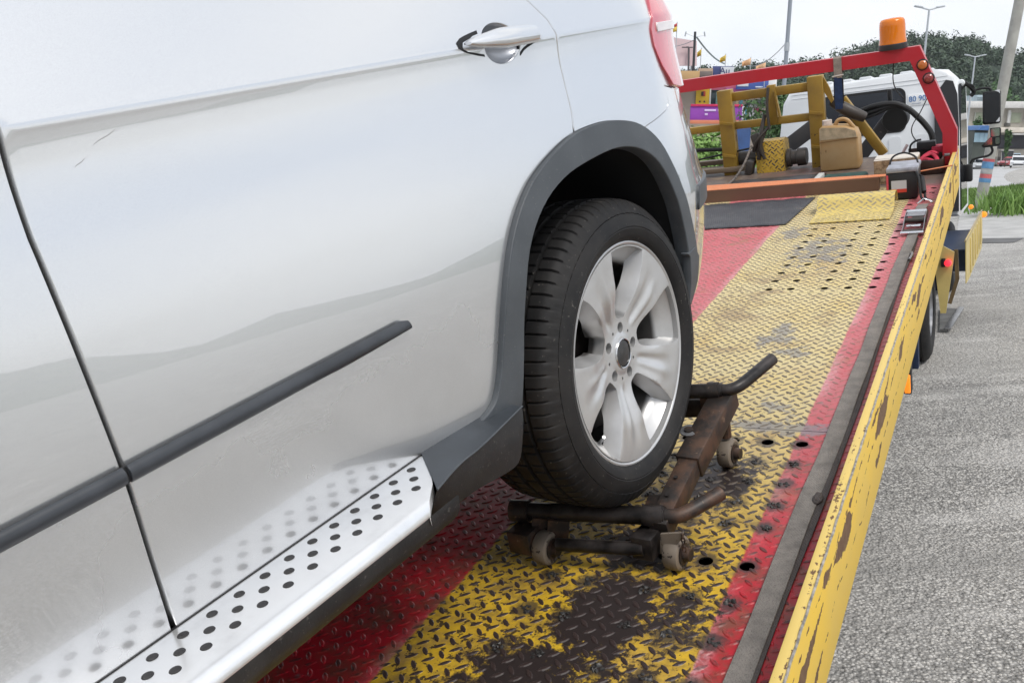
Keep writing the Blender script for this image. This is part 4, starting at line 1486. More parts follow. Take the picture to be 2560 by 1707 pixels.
# grey rubber-coated pipe behind the can
bm = bmesh.new(); tube(bm, spline([(-1.10, 6.45, .42), (-1.04, 6.42, .385), (-.98, 6.42, .345), (-.90, 6.45, .295)], 6), .038, 12, rad=[.030 + .012 * math.sin(i * .16) for i in range(19)])
obj('grease_pipe', bm, MAT['greasy'], TRAY)

# chassis: frame members, rear wheels, mudguard, side guard with its lamps, locker
bm = bmesh.new()
for x in (CX - .40, CX + .40):
    boxr(bm, x - .04, x + .04, 3.2, 11.6, .60, .82, .01)
boxr(bm, CX - .5, CX + .5, 7.0, 7.4, .30, .46, .04)
obj('chassis_frame', bm, MAT['gap'], TRUCK)
def truck_wheel(x, y, outward):
    W = empty('road_wheel', Matrix.Translation((x, y, .40)) @ (Matrix.Rotation(R(-90), 4, 'Z') if outward > 0 else Matrix.Rotation(R(90), 4, 'Z')), parent=TRUCK)
    bm = bmesh.new()
    pr = [(.20, -.005), (.215, .0), (.30, .006), (.345, -.002), (.38, -.022), (.397, -.045), (.40, -.06), (.39, -.062), (.39, -.072), (.40, -.074), (.40, -.12), (.39, -.122), (.39, -.132), (.40, -.134), (.397, -.16), (.36, -.19), (.28, -.20), (.20, -.195)]
    lathe(bm, pr, None, 60, wob=lambda k, j: -.008 if (6 <= j <= 9 or 12 <= j <= 14) and k % 2 else 0)
    obj('tyre', bm, MAT['rubber'], W)
    bm = bmesh.new()
    lathe(bm, [(.0001, -.02), (.07, -.02), (.085, -.05), (.15, -.08), (.185, -.05), (.20, -.012), (.21, -.002), (.214, -.012), (.205, -.03), (.19, -.19)], None, 40)
    obj('rim', bm, MAT['steel'], W)
    return W
truck_wheel(-.57, 7.20, 1); truck_wheel(-.80, 7.20, 1)
truck_wheel(mx(-.57), 7.20, -1); truck_wheel(-.62, 10.9, 1); truck_wheel(mx(-.62), 10.9, -1)
MAT['bluepaint'] = weathered('blue_locker_paint', (0.006, 0.020, 0.060), (0.03, 0.025, 0.025), .2, 9)
bm = bmesh.new()
prev = None
for k in range(15):
    a = R(20 + 150 * k / 14)
    vs_ = [bm.verts.new((x, 7.2 - .47 * math.cos(a) * 1.0, .40 + .47 * math.sin(a))) for x in (-.86, -.56)]
    if prev: bm.faces.new((prev[0], prev[1], vs_[1], vs_[0]))
    prev = vs_
bmesh.ops.solidify(bm, geom=bm.faces[:], thickness=.006)
obj('mudguard', bm, MAT['bluepaint'], TRUCK)
bm = bmesh.new()
boxr(bm, -.66, -.60, 6.45, 6.52, .10, .62, .01)
obj('mud_flap_panel', bm, MAT['bluepaint'], TRUCK)
bm = bmesh.new()
boxr(bm, -.72, -.345, 7.75, 9.6, .62, .80, .01)
obj('side_locker', bm, MAT['bluepaint'], TRUCK)
MAT['guard'] = weathered('side_guard_paint', (0.60, 0.47, 0.17), (0.16, 0.10, 0.05), .22, 8, stretch=(1, .5, 2), rough=.45)
SGX = -.312
bm = bmesh.new()
prism(bm, [(6.72, .975), (6.72, .665), (7.1, .645), (9.72, .60), (9.92, .66), (9.92, .952), (9.4, .955)], SGX - .006, SGX, 'x')
SG = obj('side_guard', bm, MAT['guard'], TRUCK)
for k in range(6):
    y = 7.3 + k * .42
    bm = bmesh.new(); boxr(bm, SGX - .001, SGX + .008, y - .03, y + .03, .67, .93, .003)
    obj('guard_rib', bm, MAT['guard'], SG)
bm = bmesh.new(); boxr(bm, SGX - .012, SGX + .002, 6.70, 9.93, .955, .968, .003)
obj('guard_edge', bm, weathered('worn_guard_edge', (0.38, 0.30, 0.16), (0.16, 0.11, 0.06), .5, 12), SG)
bm = bmesh.new()
prism(bm, [(-.455, 1.02), (-.41, 1.06), (-.325, 1.005), (-.332, .94), (-.372, .64), (-.402, .64), (-.43, .92)], 5.62, 5.64, 'y')
obj('guard_bracket', bm, MAT['guard'], TRUCK)
bm = bmesh.new()
sweep_xz(bm, [(-.335, .985), (-.328, .80), (-.372, .645)], .022, 5.95, 5.975)
obj('guard_bracket', bm, simple('brown_bracket', (0.13, 0.085, 0.035), .6, 0, .3, 14), TRUCK)
for loc, m, nme, rr in (((-.358, 5.60, .945), MAT['redlit'], 'red_side_lamp', .020), ((-.300, 9.95, .915), MAT['amberlit'], 'amber_side_lamp', .030), ((-.40, 9.6, 1.02), MAT['amberlit'], 'amber_side_lamp', .022)):
    bm = bmesh.new()
    lathe(bm, [(.0001, -.030), (rr * .8, -.027), (rr, -.015), (rr * 1.02, .0), (rr * .9, .03), (.0001, .03)], Matrix.Translation(loc), 18)
    obj(nme, bm, m, TRUCK)
bm = bmesh.new(); boxr(bm, -.395, -.372, 5.60, 5.64, .92, .97, .004)
obj('lamp_holder', bm, MAT['gap'], TRUCK)
# amber reflector lamp under the rail
bm = bmesh.new(); boxr(bm, -.362, -.336, 3.245, 3.30, -.315, -.150, .004)
LMP = obj('rail_marker_lamp', bm, MAT['gap'], TRAY)
bm = bmesh.new(); boxr(bm, -.358, -.338, 3.232, 3.2465, -.305, -.235, .003)
obj('marker_lens', bm, MAT['amberlit'], TRAY)

# the white cab
YC = 9.40
MAT['cab'] = weathered('white_cab_paint', (0.72, 0.74, 0.76), (0.40, 0.37, 0.33), .22, 4, rough=.35, fade=(0.66, 0.68, 0.70))
CR, CLx = -.490, -2.180
bm = bmesh.new()
sec_ = [(CLx, .95), (CLx, 1.75), (CLx + .06, 2.20), (CLx + .13, 2.315), (CLx + .25, 2.345), (CR - .22, 2.355), (CR - .09, 2.335), (CR - .02, 2.26), (CR, 1.75), (CR, .95)]
prism(bm, sec_, YC, YC + 1.7, 'y')
bmesh.ops.bevel(bm, geom=[e for e in bm.edges if abs(e.verts[0].co.y - e.verts[1].co.y) < 1e-4 and abs(e.verts[0].co.y - YC) < 1e-4], offset=.045, segments=3, profile=.5, affect='EDGES')
CAB = obj('cab', bm, MAT['cab'], TRUCK, angle=.9)
# roof ribs, rear window, pressed panels
for k in range(7):
    x = CLx + .25 + k * .185
    bm = bmesh.new(); boxr(bm, x, x + .115, YC + .02, YC + 1.5, 2.335, 2.370, .012)
    obj('roof_rib', bm, MAT['cab'], CAB)
for z in (2.235, 2.275):
    bm = bmesh.new(); boxr(bm, CLx + .15, CR - .10, YC - .004, YC + .01, z, z + .006, .002)
    obj('body_crease', bm, MAT['cab'], CAB)
def rrect(x0, x1, z0, z1, r, n=5):
    o = []
    for cx, cz, a0 in ((x1 - r, z1 - r, 0), (x0 + r, z1 - r, 90), (x0 + r, z0 + r, 180), (x1 - r, z0 + r, 270)):
        for k in range(n + 1):
            a = R(a0 + 90 * k / n); o.append((cx + r * math.cos(a), cz + r * math.sin(a)))
    return o
bm = bmesh.new(); prism(bm, rrect(-1.74, -.952, 1.80, 2.222, .07), YC - .006, YC + .02, 'y')
W1 = obj('rear_window', bm, MAT['gap'], CAB)
bm = bmesh.new(); prism(bm, rrect(-1.715, -.977, 1.825, 2.197, .055), YC - .010, YC - .004, 'y')
obj('window_pane', bm, simple('dark_cab_glass', (0.018, 0.022, 0.030), .12), CAB)
for k in range(6):
    x = -2.05 + k * .235
    bm = bmesh.new(); prism(bm, rrect(x, x + .11, 1.15, 1.76, .03), YC - .008, YC + .01, 'y')
    obj('pressed_panel', bm, MAT['cab'], CAB)
# load figures on the back wall
bm = bmesh.new(); boxr(bm, -.935, -.735, YC - .005, YC + .005, 2.035, 2.145, .002)
PL = obj('figure_plate', bm, simple('plate_white', (0.78, 0.79, 0.80), .4), CAB)
MAT['figblue'] = simple('blue_lettering', (0.03, 0.16, 0.42), .5)
def text(name, s, size, mtx, m, parent, sx=1.0, al='CENTER'):
    cu = bpy.data.curves.new(name, 'FONT')
    cu.body = s; cu.size = size; cu.extrude = .0012 * size / .08; cu.align_x = al; cu.align_y = 'CENTER'; cu.resolution_u = 3
    o = bpy.data.objects.new(name, cu)
    cu.materials.append(m)
    C.objects.link(o)
    bpy.context.view_layer.update()
    me = bpy.data.meshes.new_from_object(o.evaluated_get(bpy.context.evaluated_depsgraph_get()))
    bpy.data.objects.remove(o)
    o = bpy.data.objects.new(name, me)
    C.objects.link(o)
    if parent: o.parent = parent; o.matrix_local = mtx @ Matrix.Diagonal((sx, 1, 1, 1))
    else: o.matrix_world = mtx @ Matrix.Diagonal((sx, 1, 1, 1))
    return o
MT = Matrix.Rotation(R(90), 4, 'X')
for s_, x_ in (('80', -.892), ('90', -.806)):
    text('figures', s_, .074, Matrix.Translation((x_, YC - .0075, 2.098)) @ MT, MAT['figblue'], CAB, .92)
bm = bmesh.new(); boxr(bm, -.90, -.82, YC - .0066, YC - .004, 2.052, 2.058)
obj('small_print', bm, simple('faded_print', (0.30, 0.34, 0.42), .5), CAB)
# dark corner deflector and the seals of the door side
bm = bmesh.new()
prism(bm, [(-.70, 1.0), (-.70, 1.98), (-.66, 2.16), (-.60, 2.24), (-.54, 2.22), (-.505, 2.10), (-.492, 1.8), (-.495, 1.0)], YC - .03, YC + .015, 'y')
obj('corner_deflector', bm, simple('black_deflector', (0.022, 0.022, 0.025), .45), CAB)
bm = bmesh.new()
prism(bm, [(YC + .10, 1.0), (YC + .06, 2.0), (YC + .16, 2.20), (YC + .95, 2.22), (YC + 1.2, 1.8), (YC + 1.25, 1.0)], CR - .01, CR + .012, 'x')
obj('side_window', bm, MAT['glass'], CAB)
bm = bmesh.new(); lathe(bm, [(.0001, -.02), (.025, -.015), (.034, .02), (.028, .05), (.0001, .055)], Matrix.Translation((CR + .002, YC + .3, 2.215)), 16)
obj('roof_marker', bm, MAT['cab'], CAB)
# mirrors on their arms
YM = 10.4
bm = bmesh.new()
tube(bm, spline([(-.50, YM - .2, 2.24), (-.42, YM - .05, 2.215), (-.395, YM, 2.17), (-.33, YM, 2.175), (-.262, YM, 2.165), (-.245, YM, 2.13)], 6), .012, 8)
tube(bm, spline([(-.50, YM - .2, 2.26), (-.44, YM - .05, 2.205), (-.405, YM, 2.15), (-.435, YM, 2.11)], 6), .022, 8)
MIR = obj('mirror_arm', bm, MAT['gap'], TRUCK)
bm = bmesh.new(); tube(bm, spline([(-.245, YM, 1.58), (-.235, YM, 1.53), (-.27, YM, 1.49), (-.36, YM, 1.475), (-.425, YM, 1.45), (-.44, YM, 1.38)], 6), .012, 8)
obj('mirror_arm', bm, MAT['gap'], TRUCK)
bm = bmesh.new(); box(bm, (-.243, YM, 1.972), (.165, .06, .335), None, .022)
M1 = obj('door_mirror', bm, MAT['gap'], TRUCK)
bm = bmesh.new(); prism(bm, rrect(-.315, -.172, 1.825, 2.12, .02), YM - .036, YM - .031)
obj('mirror_glass', bm, simple('dark_mirror_glass', (0.010, 0.012, 0.014), .25), M1)
bm = bmesh.new(); prism(bm, [(-.218, 2.137), (-.172, 2.142), (-.168, 2.10), (-.180, 2.118)], YM - .040, YM - .035)
prism(bm, [(-.205, 1.825), (-.170, 1.870), (-.168, 1.830), (-.178, 1.822)], YM - .040, YM - .035)
obj('mirror_edge', bm, MAT['cab'], M1)
bm = bmesh.new()
prism(bm, [(-.335, 1.595), (-.252, 1.675), (-.258, 1.765), (-.170, 1.765), (-.158, 1.75), (-.158, 1.60), (-.175, 1.578), (-.32, 1.572)], YM - .03, YM + .03)
M2 = obj('lower_mirror', bm, MAT['gap'], TRUCK)
bm = bmesh.new(); prism(bm, [(-.322, 1.60), (-.25, 1.672), (-.238, 1.672), (-.238, 1.598), (-.31, 1.590)], YM - .036, YM - .031)
prism(bm, rrect(-.247, -.170, 1.678, 1.757, .012), YM - .036, YM - .031)
obj('mirror_glass', bm, simple('bright_mirror_glass', (0.80, 0.82, 0.84), .05, 1.0), M2)
bm = bmesh.new(); prism(bm, rrect(-.208, -.170, 1.60, 1.665, .01), YM - .036, YM - .031)
obj('mirror_glass', bm, simple('grey_mirror_glass', (0.45, 0.48, 0.5), .05, 1.0), M2)
bm = bmesh.new(); box(bm, (-.450, YM - .1, 1.33), (.075, .10, .18), None, .02)
obj('wheel_arch_lamp', bm, MAT['gap'], TRUCK)
# thin wires hanging from beacon and cab
for pts in ([(-.66, 6.0, .66), (-.672, 6.05, .55), (-.670, 6.2, .47), (-.655, 6.4, .40)], [(-.50, 6.3, .40), (-.545, 6.3, .31), (-.60, 6.35, .22), (-.605, 6.4, .15), (-.56, 6.4, .08), (-.53, 6.35, .05)]):
    bm = bmesh.new(); tube(bm, spline(pts, 8), .0035, 6)
    obj('lamp_wire', bm, MAT['gap'], TRAY)
# ------------------------------------------------------------------ loose things on the tray
def on_bed(name, label, cat, group=None):
    return empty(name, M_BED, label, cat, group)

# wheel dolly under the car's wheel
def rust_mat():
    b = NB('greasy_rusty_steel')
    co = b.coord()
    n = b.noise(co, 14.0, 6.0, .65); n2 = b.noise(co, 60.0, 4.0, .65)
    c = b.mix(b.ss(n, .40, .62), (0.026, 0.021, 0.019), (0.092, 0.050, 0.032))
    c = b.mix(b.ss(n2, .62, .74), c, (0.21, 0.14, 0.095))
    b.set(col=c, rough=b.mixf(n, .36, .66), metal=.25)
    b.bump(n2, .3, .0015)
    return b.m
MAT['rust'] = rust_mat()
MAT['blacksteel'] = simple('black_greasy_tube', (0.024, 0.020, 0.019), .42, .25, .8, 22, .4, 70)
MAT['caster'] = weathered('dirty_white_caster', (0.20, 0.165, 0.13), (0.04, 0.03, 0.025), .78, 24, rough=.6, fade=(0.10, 0.08, 0.062))
D = on_bed('wheel_dolly', 'rusty black wheel dolly on small casters under the car wheel', 'dolly')
def part(parent, name, fn, m, angle=.6):
    bm = bmesh.new(); fn(bm); return obj(name, bm, m, parent, angle=angle)
part(D, 'side_beam', lambda b: bar(b, (-.676, 1.560, .085), (-.664, 1.785, .140), .046, .050, .003), MAT['rust'])
part(D, 'sleeve_beam', lambda b: bar(b, (-.666, 1.765, .136), (-.642, 2.030, .205), .058, .060, .004), MAT['rust'])
part(D, 'roller_tube', lambda b: tube(b, [(-.995, 1.545, .108), (-.664, 1.580, .112)], .0205, 16), MAT['blacksteel'])
part(D, 'handle', lambda b: tube(b, spline([(-.668, 1.580, .112), (-.640, 1.585, .113), (-.618, 1.603, .116), (-.590, 1.640, .122), (-.565, 1.674, .128)], 6), .0165, 14), MAT['rust'])
part(D, 'tube_collar', lambda b: tube(b, [(-.712, 1.575, .111), (-.668, 1.580, .112)], .0235, 16), MAT['blacksteel'])
part(D, 'tube_collar', lambda b: tube(b, [(-1.03, 1.541, .107), (-.985, 1.546, .108)], .0260, 16), MAT['rust'])
part(D, 'roller_tube', lambda b: tube(b, [(-.96, 1.955, .225), (-.640, 1.992, .234)], .0185, 16), MAT['blacksteel'])
part(D, 'handle', lambda b: tube(b, spline([(-.646, 1.992, .234), (-.622, 1.996, .235), (-.600, 2.014, .240), (-.572, 2.075, .252), (-.546, 2.135, .264)], 6), .0158, 14), MAT['blacksteel'])
part(D, 'tube_collar', lambda b: tube(b, [(-.676, 1.988, .233), (-.648, 1.991, .234)], .0215, 16), MAT['rust'])
part(D, 'cross_plate', lambda b: (bar(b, (-.99, 1.585, .083), (-.70, 1.615, .088), .05, .012, .002), bar(b, (-.705, 1.66, .108), (-.70, 1.58, .092), .05, .02, .002)), MAT['rust'])
part(D, 'far_cross_plate', lambda b: bar(b, (-.95, 1.995, .165), (-.66, 2.03, .175), .035, .05, .003), MAT['blacksteel'])
part(D, 'prop_stub', lambda b: bar(b, (-.688, 1.995, .185), (-.688, 1.993, .225), .020, .022), MAT['rust'])
part(D, 'lower_tube', lambda b: tube(b, [(-.90, 1.500, .058), (-.700, 1.523, .060)], .0150, 14), MAT['blacksteel'])
part(D, 'caster_box', lambda b: box(b, (-.700, 1.545, .062), (.050, .056, .054), Matrix.Rotation(R(-6), 3, 'Z'), .003), MAT['blacksteel'])
part(D, 'caster_box', lambda b: box(b, (-.985, 1.505, .060), (.060, .056, .054), Matrix.Rotation(R(-6), 3, 'Z'), .003), MAT['rust'])
def caster(loc, rz, r=.039, wd=.034):
    Cc = empty('caster', Matrix.Translation(loc) @ Matrix.Rotation(rz, 4, 'Z'), parent=D)
    bm = bmesh.new(); lathe(bm, [(.012, -wd / 2), (r * .72, -wd / 2), (r * .80, -wd / 2 - .002), (r * .95, -wd / 2 + .001), (r, -wd / 2 + .006), (r * 1.01, 0), (r, wd / 2 - .006), (r * .95, wd / 2 - .001), (r * .80, wd / 2 + .002), (r * .72, wd / 2), (.012, wd / 2)], None, 36, close=True)
    obj('caster_wheel', bm, MAT['caster'], Cc)
    bm = bmesh.new(); lathe(bm, [(.0001, -wd / 2 - .010), (.012, -wd / 2 - .010), (.014, -wd / 2 - .004), (r * .60, -wd / 2 - .003), (r * .62, wd / 2 + .003), (.016, wd / 2 + .004), (.014, wd / 2 + .018), (.0001, wd / 2 + .018)], None, 20)
    obj('caster_hub', bm, MAT['rust'], Cc)
    return Cc
caster((-.640, 1.556, .0400), R(-96), .0390, .034)
caster((-.935, 1.508, .0400), R(-96), .0390, .034)
caster((-.655, 2.030, .0400), R(-96), .0390, .034)
caster((-.945, 1.98, .0400), R(-96), .0390, .034)
part(D, 'caster_fork', lambda b: prism(b, [(-.668, .045), (-.662, .095), (-.610, .105), (-.612, .092), (-.648, .05)], 1.535, 1.541), MAT['caster'])
part(D, 'caster_fork', lambda b: (bar(b, (-.915, 1.53, .05), (-.905, 1.535, .10), .012, .05), bar(b, (-.955, 1.53, .06), (-.945, 1.535, .10), .012, .05)), MAT['rust'])
part(D, 'caster_stem', lambda b: tube(b, [(-.655, 2.03, .085), (-.655, 2.03, .17)], .014, 10), MAT['rust'])
part(D, 'caster_stem', lambda b: tube(b, [(-.945, 1.98, .085), (-.945, 1.98, .17)], .014, 10), MAT['rust'])
part(D, 'pin', lambda b: tube(b, [(-.690, 1.856, .15), (-.688, 1.850, .186)], .007, 10), MAT['rust'])
part(D, 'pin_washer', lambda b: tube(b, [(-.688, 1.850, .186), (-.6878, 1.8495, .189)], .0225, 24), MAT['steel'])
part(D, 'pin_head', lambda b: tube(b, [(-.6878, 1.8495, .189), (-.6876, 1.849, .193)], .011, 14), MAT['rust'])
for t_ in (.30, .62):
    p = Vector((-.676, 1.585, .093)).lerp(Vector((-.666, 1.765, .136)), t_) + Vector((-.004, -.003, .0262))
    part(D, 'bolt_head', lambda b: tube(b, [p, p + Vector((0, -.0005, .0022))], .0052, 8), MAT['blacksteel'])
for k in range(4):
    a = Vector((-.612, 1.535, .098 - k * .011))
    part(D, 'chain_link', lambda b: tube(b, [a + Vector((.004 * math.cos(q * math.pi / 4) * (k % 2), .004 * math.cos(q * math.pi / 4) * (1 - k % 2), .008 * math.sin(q * math.pi / 4))) for q in range(9)], .0016, 6), MAT['rust'])

# long webbing of the ratchet strap lying along the rail
def web_mat(name, c1, c2, ribs=900.0):
    b = NB(name)
    co = b.coord()
    x, y, z = b.xyz(co)
    sp = b.mth('MULTIPLY', b.mth('SINE', b.mth('MULTIPLY', x, ribs)), b.mth('SINE', b.mth('MULTIPLY', y, 700.0)))
    n = b.noise(co, 22.0, 5.0, .65)
    nf = b.noise(b.vmul(co, (220, 60, 60)), 3.0, 3.0, .6)
    c = b.mix(b.ss(n, .3, .75), c1, c2)
    c = b.mix(b.mth('MULTIPLY', b.ss(nf, .52, .64), .65), c, tuple(q * .35 for q in c1))
    b.set(col=c, rough=.85)
    b.bump(b.mth('ADD', sp, nf), .5, .0008)
    return b.m
MAT['web'] = web_mat('dirty_grey_webbing', (0.235, 0.215, 0.195), (0.14, 0.127, 0.117))
MAT['webdark'] = web_mat('darker_webbing', (0.10, 0.085, 0.08), (0.07, 0.06, 0.058))  # darker webbing, for the under-layer and the knot
ST = on_bed('ratchet_strap', 'dirty grey ratchet strap webbing laid along the yellow side rail', 'strap')
def ribbon(x0f, x1f, y0, y1, n, zf, th):
    bm = bmesh.new()
    T, Bm = [], []
    for k in range(n + 1):
        y = y0 + (y1 - y0) * k / n
        row = []
        for q in range(5):
            u = q / 4
            x = x0f(y) * (1 - u) + x1f(y) * u
            row.append((x, y, zf(y, u)))
        T.append([bm.verts.new((p[0], p[1], p[2] + th)) for p in row])
        Bm.append([bm.verts.new(p) for p in row])
    for k in range(n):
        for q in range(4):
            bm.faces.new((T[k][q], T[k][q + 1], T[k + 1][q + 1], T[k + 1][q]))
            bm.faces.new((Bm[k][q], Bm[k + 1][q], Bm[k + 1][q + 1], Bm[k][q + 1]))
        bm.faces.new((T[k][0], T[k + 1][0], Bm[k + 1][0], Bm[k][0]))
        bm.faces.new((T[k][4], Bm[k][4], Bm[k + 1][4], T[k + 1][4]))
    bm.faces.new([v for v in T[0]] + [v for v in Bm[0][::-1]])
    bm.faces.new([v for v in T[n][::-1]] + [v for v in Bm[n]])
    return bm
wv = lambda y: .0022 * math.sin(y * 3.1) + .0012 * math.sin(y * 9.0 + 1)
wz = lambda y, u: .0045 + .0022 * (1 + math.sin(y * 5.0)) * (.4 + .6 * u) + .0012 * (1 + math.sin(y * 17 + u * 3))
obj('webbing', ribbon(lambda y: -.4465 + wv(y), lambda y: -.4010 + wv(y), .2, 4.37, 240, wz, .0030), MAT['web'], ST, angle=1.2)
obj('webbing_fold', ribbon(lambda y: -.404 + wv(y), lambda y: -.388 + wv(y + .3) - .004 * (1 + math.sin(y * 2.0)), .2, 4.3, 200, lambda y, u: .003 + .0015 * math.sin(y * 7 + u), .0035), MAT['webdark'], ST, angle=1.2)
obj('webbing_tail', ribbon(lambda y: -.447 + .006 * (y - 4.6), lambda y: -.398 + .008 * (y - 4.6), 4.60, 4.93, 24, lambda y, u: .012 + .022 * math.sin(min(1, (4.95 - y) / .35) * 2.6), .003), MAT['web'], ST, angle=1.2)
bm = bmesh.new(); bmesh.ops.create_icosphere(bm, subdivisions=3, radius=1, matrix=Matrix.Translation((-.404, 1.885, .012)) @ Matrix.Diagonal((.012, .026, .008, 1)))
for v in bm.verts: v.co += Vector((0, 0, .003 * math.sin(v.co.y * 260) * math.cos(v.co.x * 300)))
obj('webbing_knot', bm, MAT['webdark'], ST)
bm = bmesh.new(); tube(bm, spline([(-.395, 3.905, .012), (-.390, 3.965, .018), (-.397, 4.02, .012)], 4), .006, 8)
obj('webbing_keeper', bm, MAT['steel'], ST)
# ratchet buckle
RA = empty('ratchet_buckle', Matrix.Translation((-.425, 4.34, .006)), parent=ST)
part(RA, 'side_plate', lambda b: prism(b, [(0, 0), (.05, .0), (.16, .012), (.30, .020), (.31, .045), (.24, .060), (.14, .050), (.06, .022), (0, .016)], -.046, -.043, 'x'), MAT['steel'])
part(RA, 'side_plate', lambda b: prism(b, [(0, 0), (.05, .0), (.16, .012), (.30, .020), (.31, .045), (.24, .060), (.14, .050), (.06, .022), (0, .016)], .043, .046, 'x'), MAT['steel'])
part(RA, 'base_bar', lambda b: tube(b, [(-.050, .006, .010), (.048, .006, .010)], .0085, 12), MAT['chrome'])
part(RA, 'handle_bar', lambda b: tube(b, [(-.044, .255, .052), (.044, .255, .052)], .010, 12), MAT['chrome'])
part(RA, 'spindle', lambda b: (tube(b, [(-.048, .15, .034), (.048, .15, .034)], .013, 14)), MAT['greasy'])
part(RA, 'handle_plate', lambda b: boxr(b, -.041, .041, .170, .245, .046, .054, .004), MAT['steel'])
part(RA, 'handle_plate', lambda b: boxr(b, -.041, .041, .020, .050, .012, .018, .003), MAT['greasy'])
part(RA, 'pawl', lambda b: boxr(b, -.032, .032, .065, .105, .022, .030, .004), MAT['chrome'])
part(RA, 'pawl_spring', lambda b: boxr(b, -.020, .020, .19, .225, .040, .050, .004), MAT['greasy'])
part(RA, 'end_hook', lambda b: tube(b, [(-.026, .56, .02), (.0, .635, .03), (.030, .60, .026), (.045, .575, .02)], .0045, 8), MAT['chrome'])

# black ribbed rubber mat
def mat_mat():
    b = NB('black_ribbed_mat')
    co = b.coord(); x, y, z = b.xyz(co)
    n = b.noise(co, 7.0, 5.0, .65)
    rb = b.mth('SINE', b.mth('MULTIPLY', b.mth('ADD', x, b.mth('MULTIPLY', y, .25)), 520.0))
    sand = b.mth('MULTIPLY', b.ss(b.noise(b.vmul(co, (3, 20, 1)), 3.0, 5.0, .7), .58, .72), b.ss(b.mth('ABSOLUTE', b.mth('SUBTRACT', y, b.mth('ADD', 5.02, b.mth('MULTIPLY', b.mth('ADD', x, 1.6), .12)))), .09, .01))
    c = b.mix(b.ss(n, .35, .75), (0.030, 0.033, 0.040), (0.062, 0.064, 0.070))
    b.set(col=b.mix(sand, c, (0.42, 0.36, 0.29)), rough=.5)
    b.bump(rb, .35, .0015)
    return b.m
V, F = [], []
nx, ny = 40, 16
for j in range(ny + 1):
    for i in range(nx + 1):
        u, v_ = i / nx, j / ny
        xr = -1.074 + .036 * v_
        x = -2.15 + (xr + 2.15) * u
        y = 4.702 + .64 * v_ + .004 * math.sin(u * 40) * (v_ < .1)
        z = .0065 + .004 * abs(math.sin(u * 23 + v_ * 3)) * (1 if v_ < .08 or v_ > .95 else .4)
        V.append((x, y, z))
for j in range(ny):
    for i in range(nx):
        a = j * (nx + 1) + i
        F.append((a, a + 1, a + nx + 2, a + nx + 1))
MATO = mesh_obj('rubber_mat', V, F, mat_mat(), None, M_BED, True)
md = MATO.modifiers.new('thick', 'SOLIDIFY'); md.thickness = .006; md.offset = -1
tag(MATO, 'black ribbed rubber mat with a sandy streak, behind the car on the red deck', 'mat')

# bent yellow chequer plate
bm = bmesh.new()
prof_p = [(4.690, .004), (4.83, .008), (4.895, .016), (4.915, .030), (4.93, .060), (4.955, .078), (4.99, .084), (5.03, .076), (5.055, .050), (5.06, .02)]
sheet(bm, prof_p, -.950, -.560, .005)
BPL = obj('bent_chequer_plate', bm, chequer('yellow_white_chequer', (0.60, 0.46, 0.14), (0.30, 0.25, 0.16), 22.0, .35), None, M_BED, angle=.5)
tag(BPL, 'bent yellow chequer plate lying in front of the black battery pack', 'metal plate')
V, F = [], []
for i in range(14):
    for j in range(5):
        for kk in (0, 1):
            x = -.935 + i * .0275 + (.0137 if kk else 0); t_ = j * .027 + (.0135 if kk else 0)
            y = 4.70 + t_; z = .0095 + t_ * .028
            ang = R(-44) if kk else R(43)
            ca, sa = math.cos(ang), math.sin(ang); b0 = len(V)
            V += [(x + (p[0] * ca - p[1] * sa) * .7, y + (p[0] * sa + p[1] * ca) * .7, z + p[2]) for p in lv]
            F += [tuple(b0 + q for q in f_) for f_ in lf]
pl = mesh_obj('plate_lugs', V, F, simple('pale_lug_paint', (0.52, 0.42, 0.18), .5, 0, .3, 30), BPL); tag(pl, kind='stuff')

# battery jump pack
BP = on_bed('battery_pack', 'black battery jump pack with white and red label beside the strap', 'battery')
part(BP, 'case', lambda b: (boxr(b, -.625, -.468, 5.135, 5.335, .006, .150, .008)), simple('black_case', (0.014, 0.014, 0.016), .45))
part(BP, 'top_cover', lambda b: boxr(b, -.622, -.465, 5.128, 5.34, .150, .178, .008), simple('grey_top_cover', (0.30, 0.31, 0.35), .45, 0, .3, 20))
LB = part(BP, 'label', lambda b: boxr(b, -.598, -.522, 5.1335, 5.1345, .060, .108), simple('label_grey_white', (0.55, 0.55, 0.57), .5))
part(BP, 'label_stripe', lambda b: boxr(b, -.598, -.522, 5.1325, 5.1340, .043, .062), simple('label_red', (0.60, 0.05, 0.03), .5))
part(BP, 'case_stripe', lambda b: boxr(b, -.622, -.612, 5.130, 5.134, .04, .14), simple('pink_red_edge', (0.62, 0.07, 0.10), .5))
for pts in ([(-.480, 5.14, .15), (-.462, 5.11, .13), (-.452, 5.08, .08), (-.445, 5.05, .03), (-.425, 5.03, .015)], [(-.468, 5.2, .12), (-.445, 5.15, .11), (-.432, 5.10, .055), (-.425, 5.06, .02), (-.408, 5.04, .014)]):
    bm = bmesh.new(); tube(bm, spline(pts, 6), .0065, 8); obj('jump_lead', bm, MAT['gap'], BP)
part(BP, 'clamp', lambda b: bar(b, (-.448, 5.16, .11), (-.432, 5.08, .045), .022, .03, .006), MAT['gap'])
part(BP, 'carry_handle', lambda b: tube(b, spline([(-.618, 5.24, .165), (-.60, 5.26, .215), (-.545, 5.27, .232), (-.49, 5.26, .21), (-.470, 5.24, .17)], 6), .005, 8), MAT['gap'])

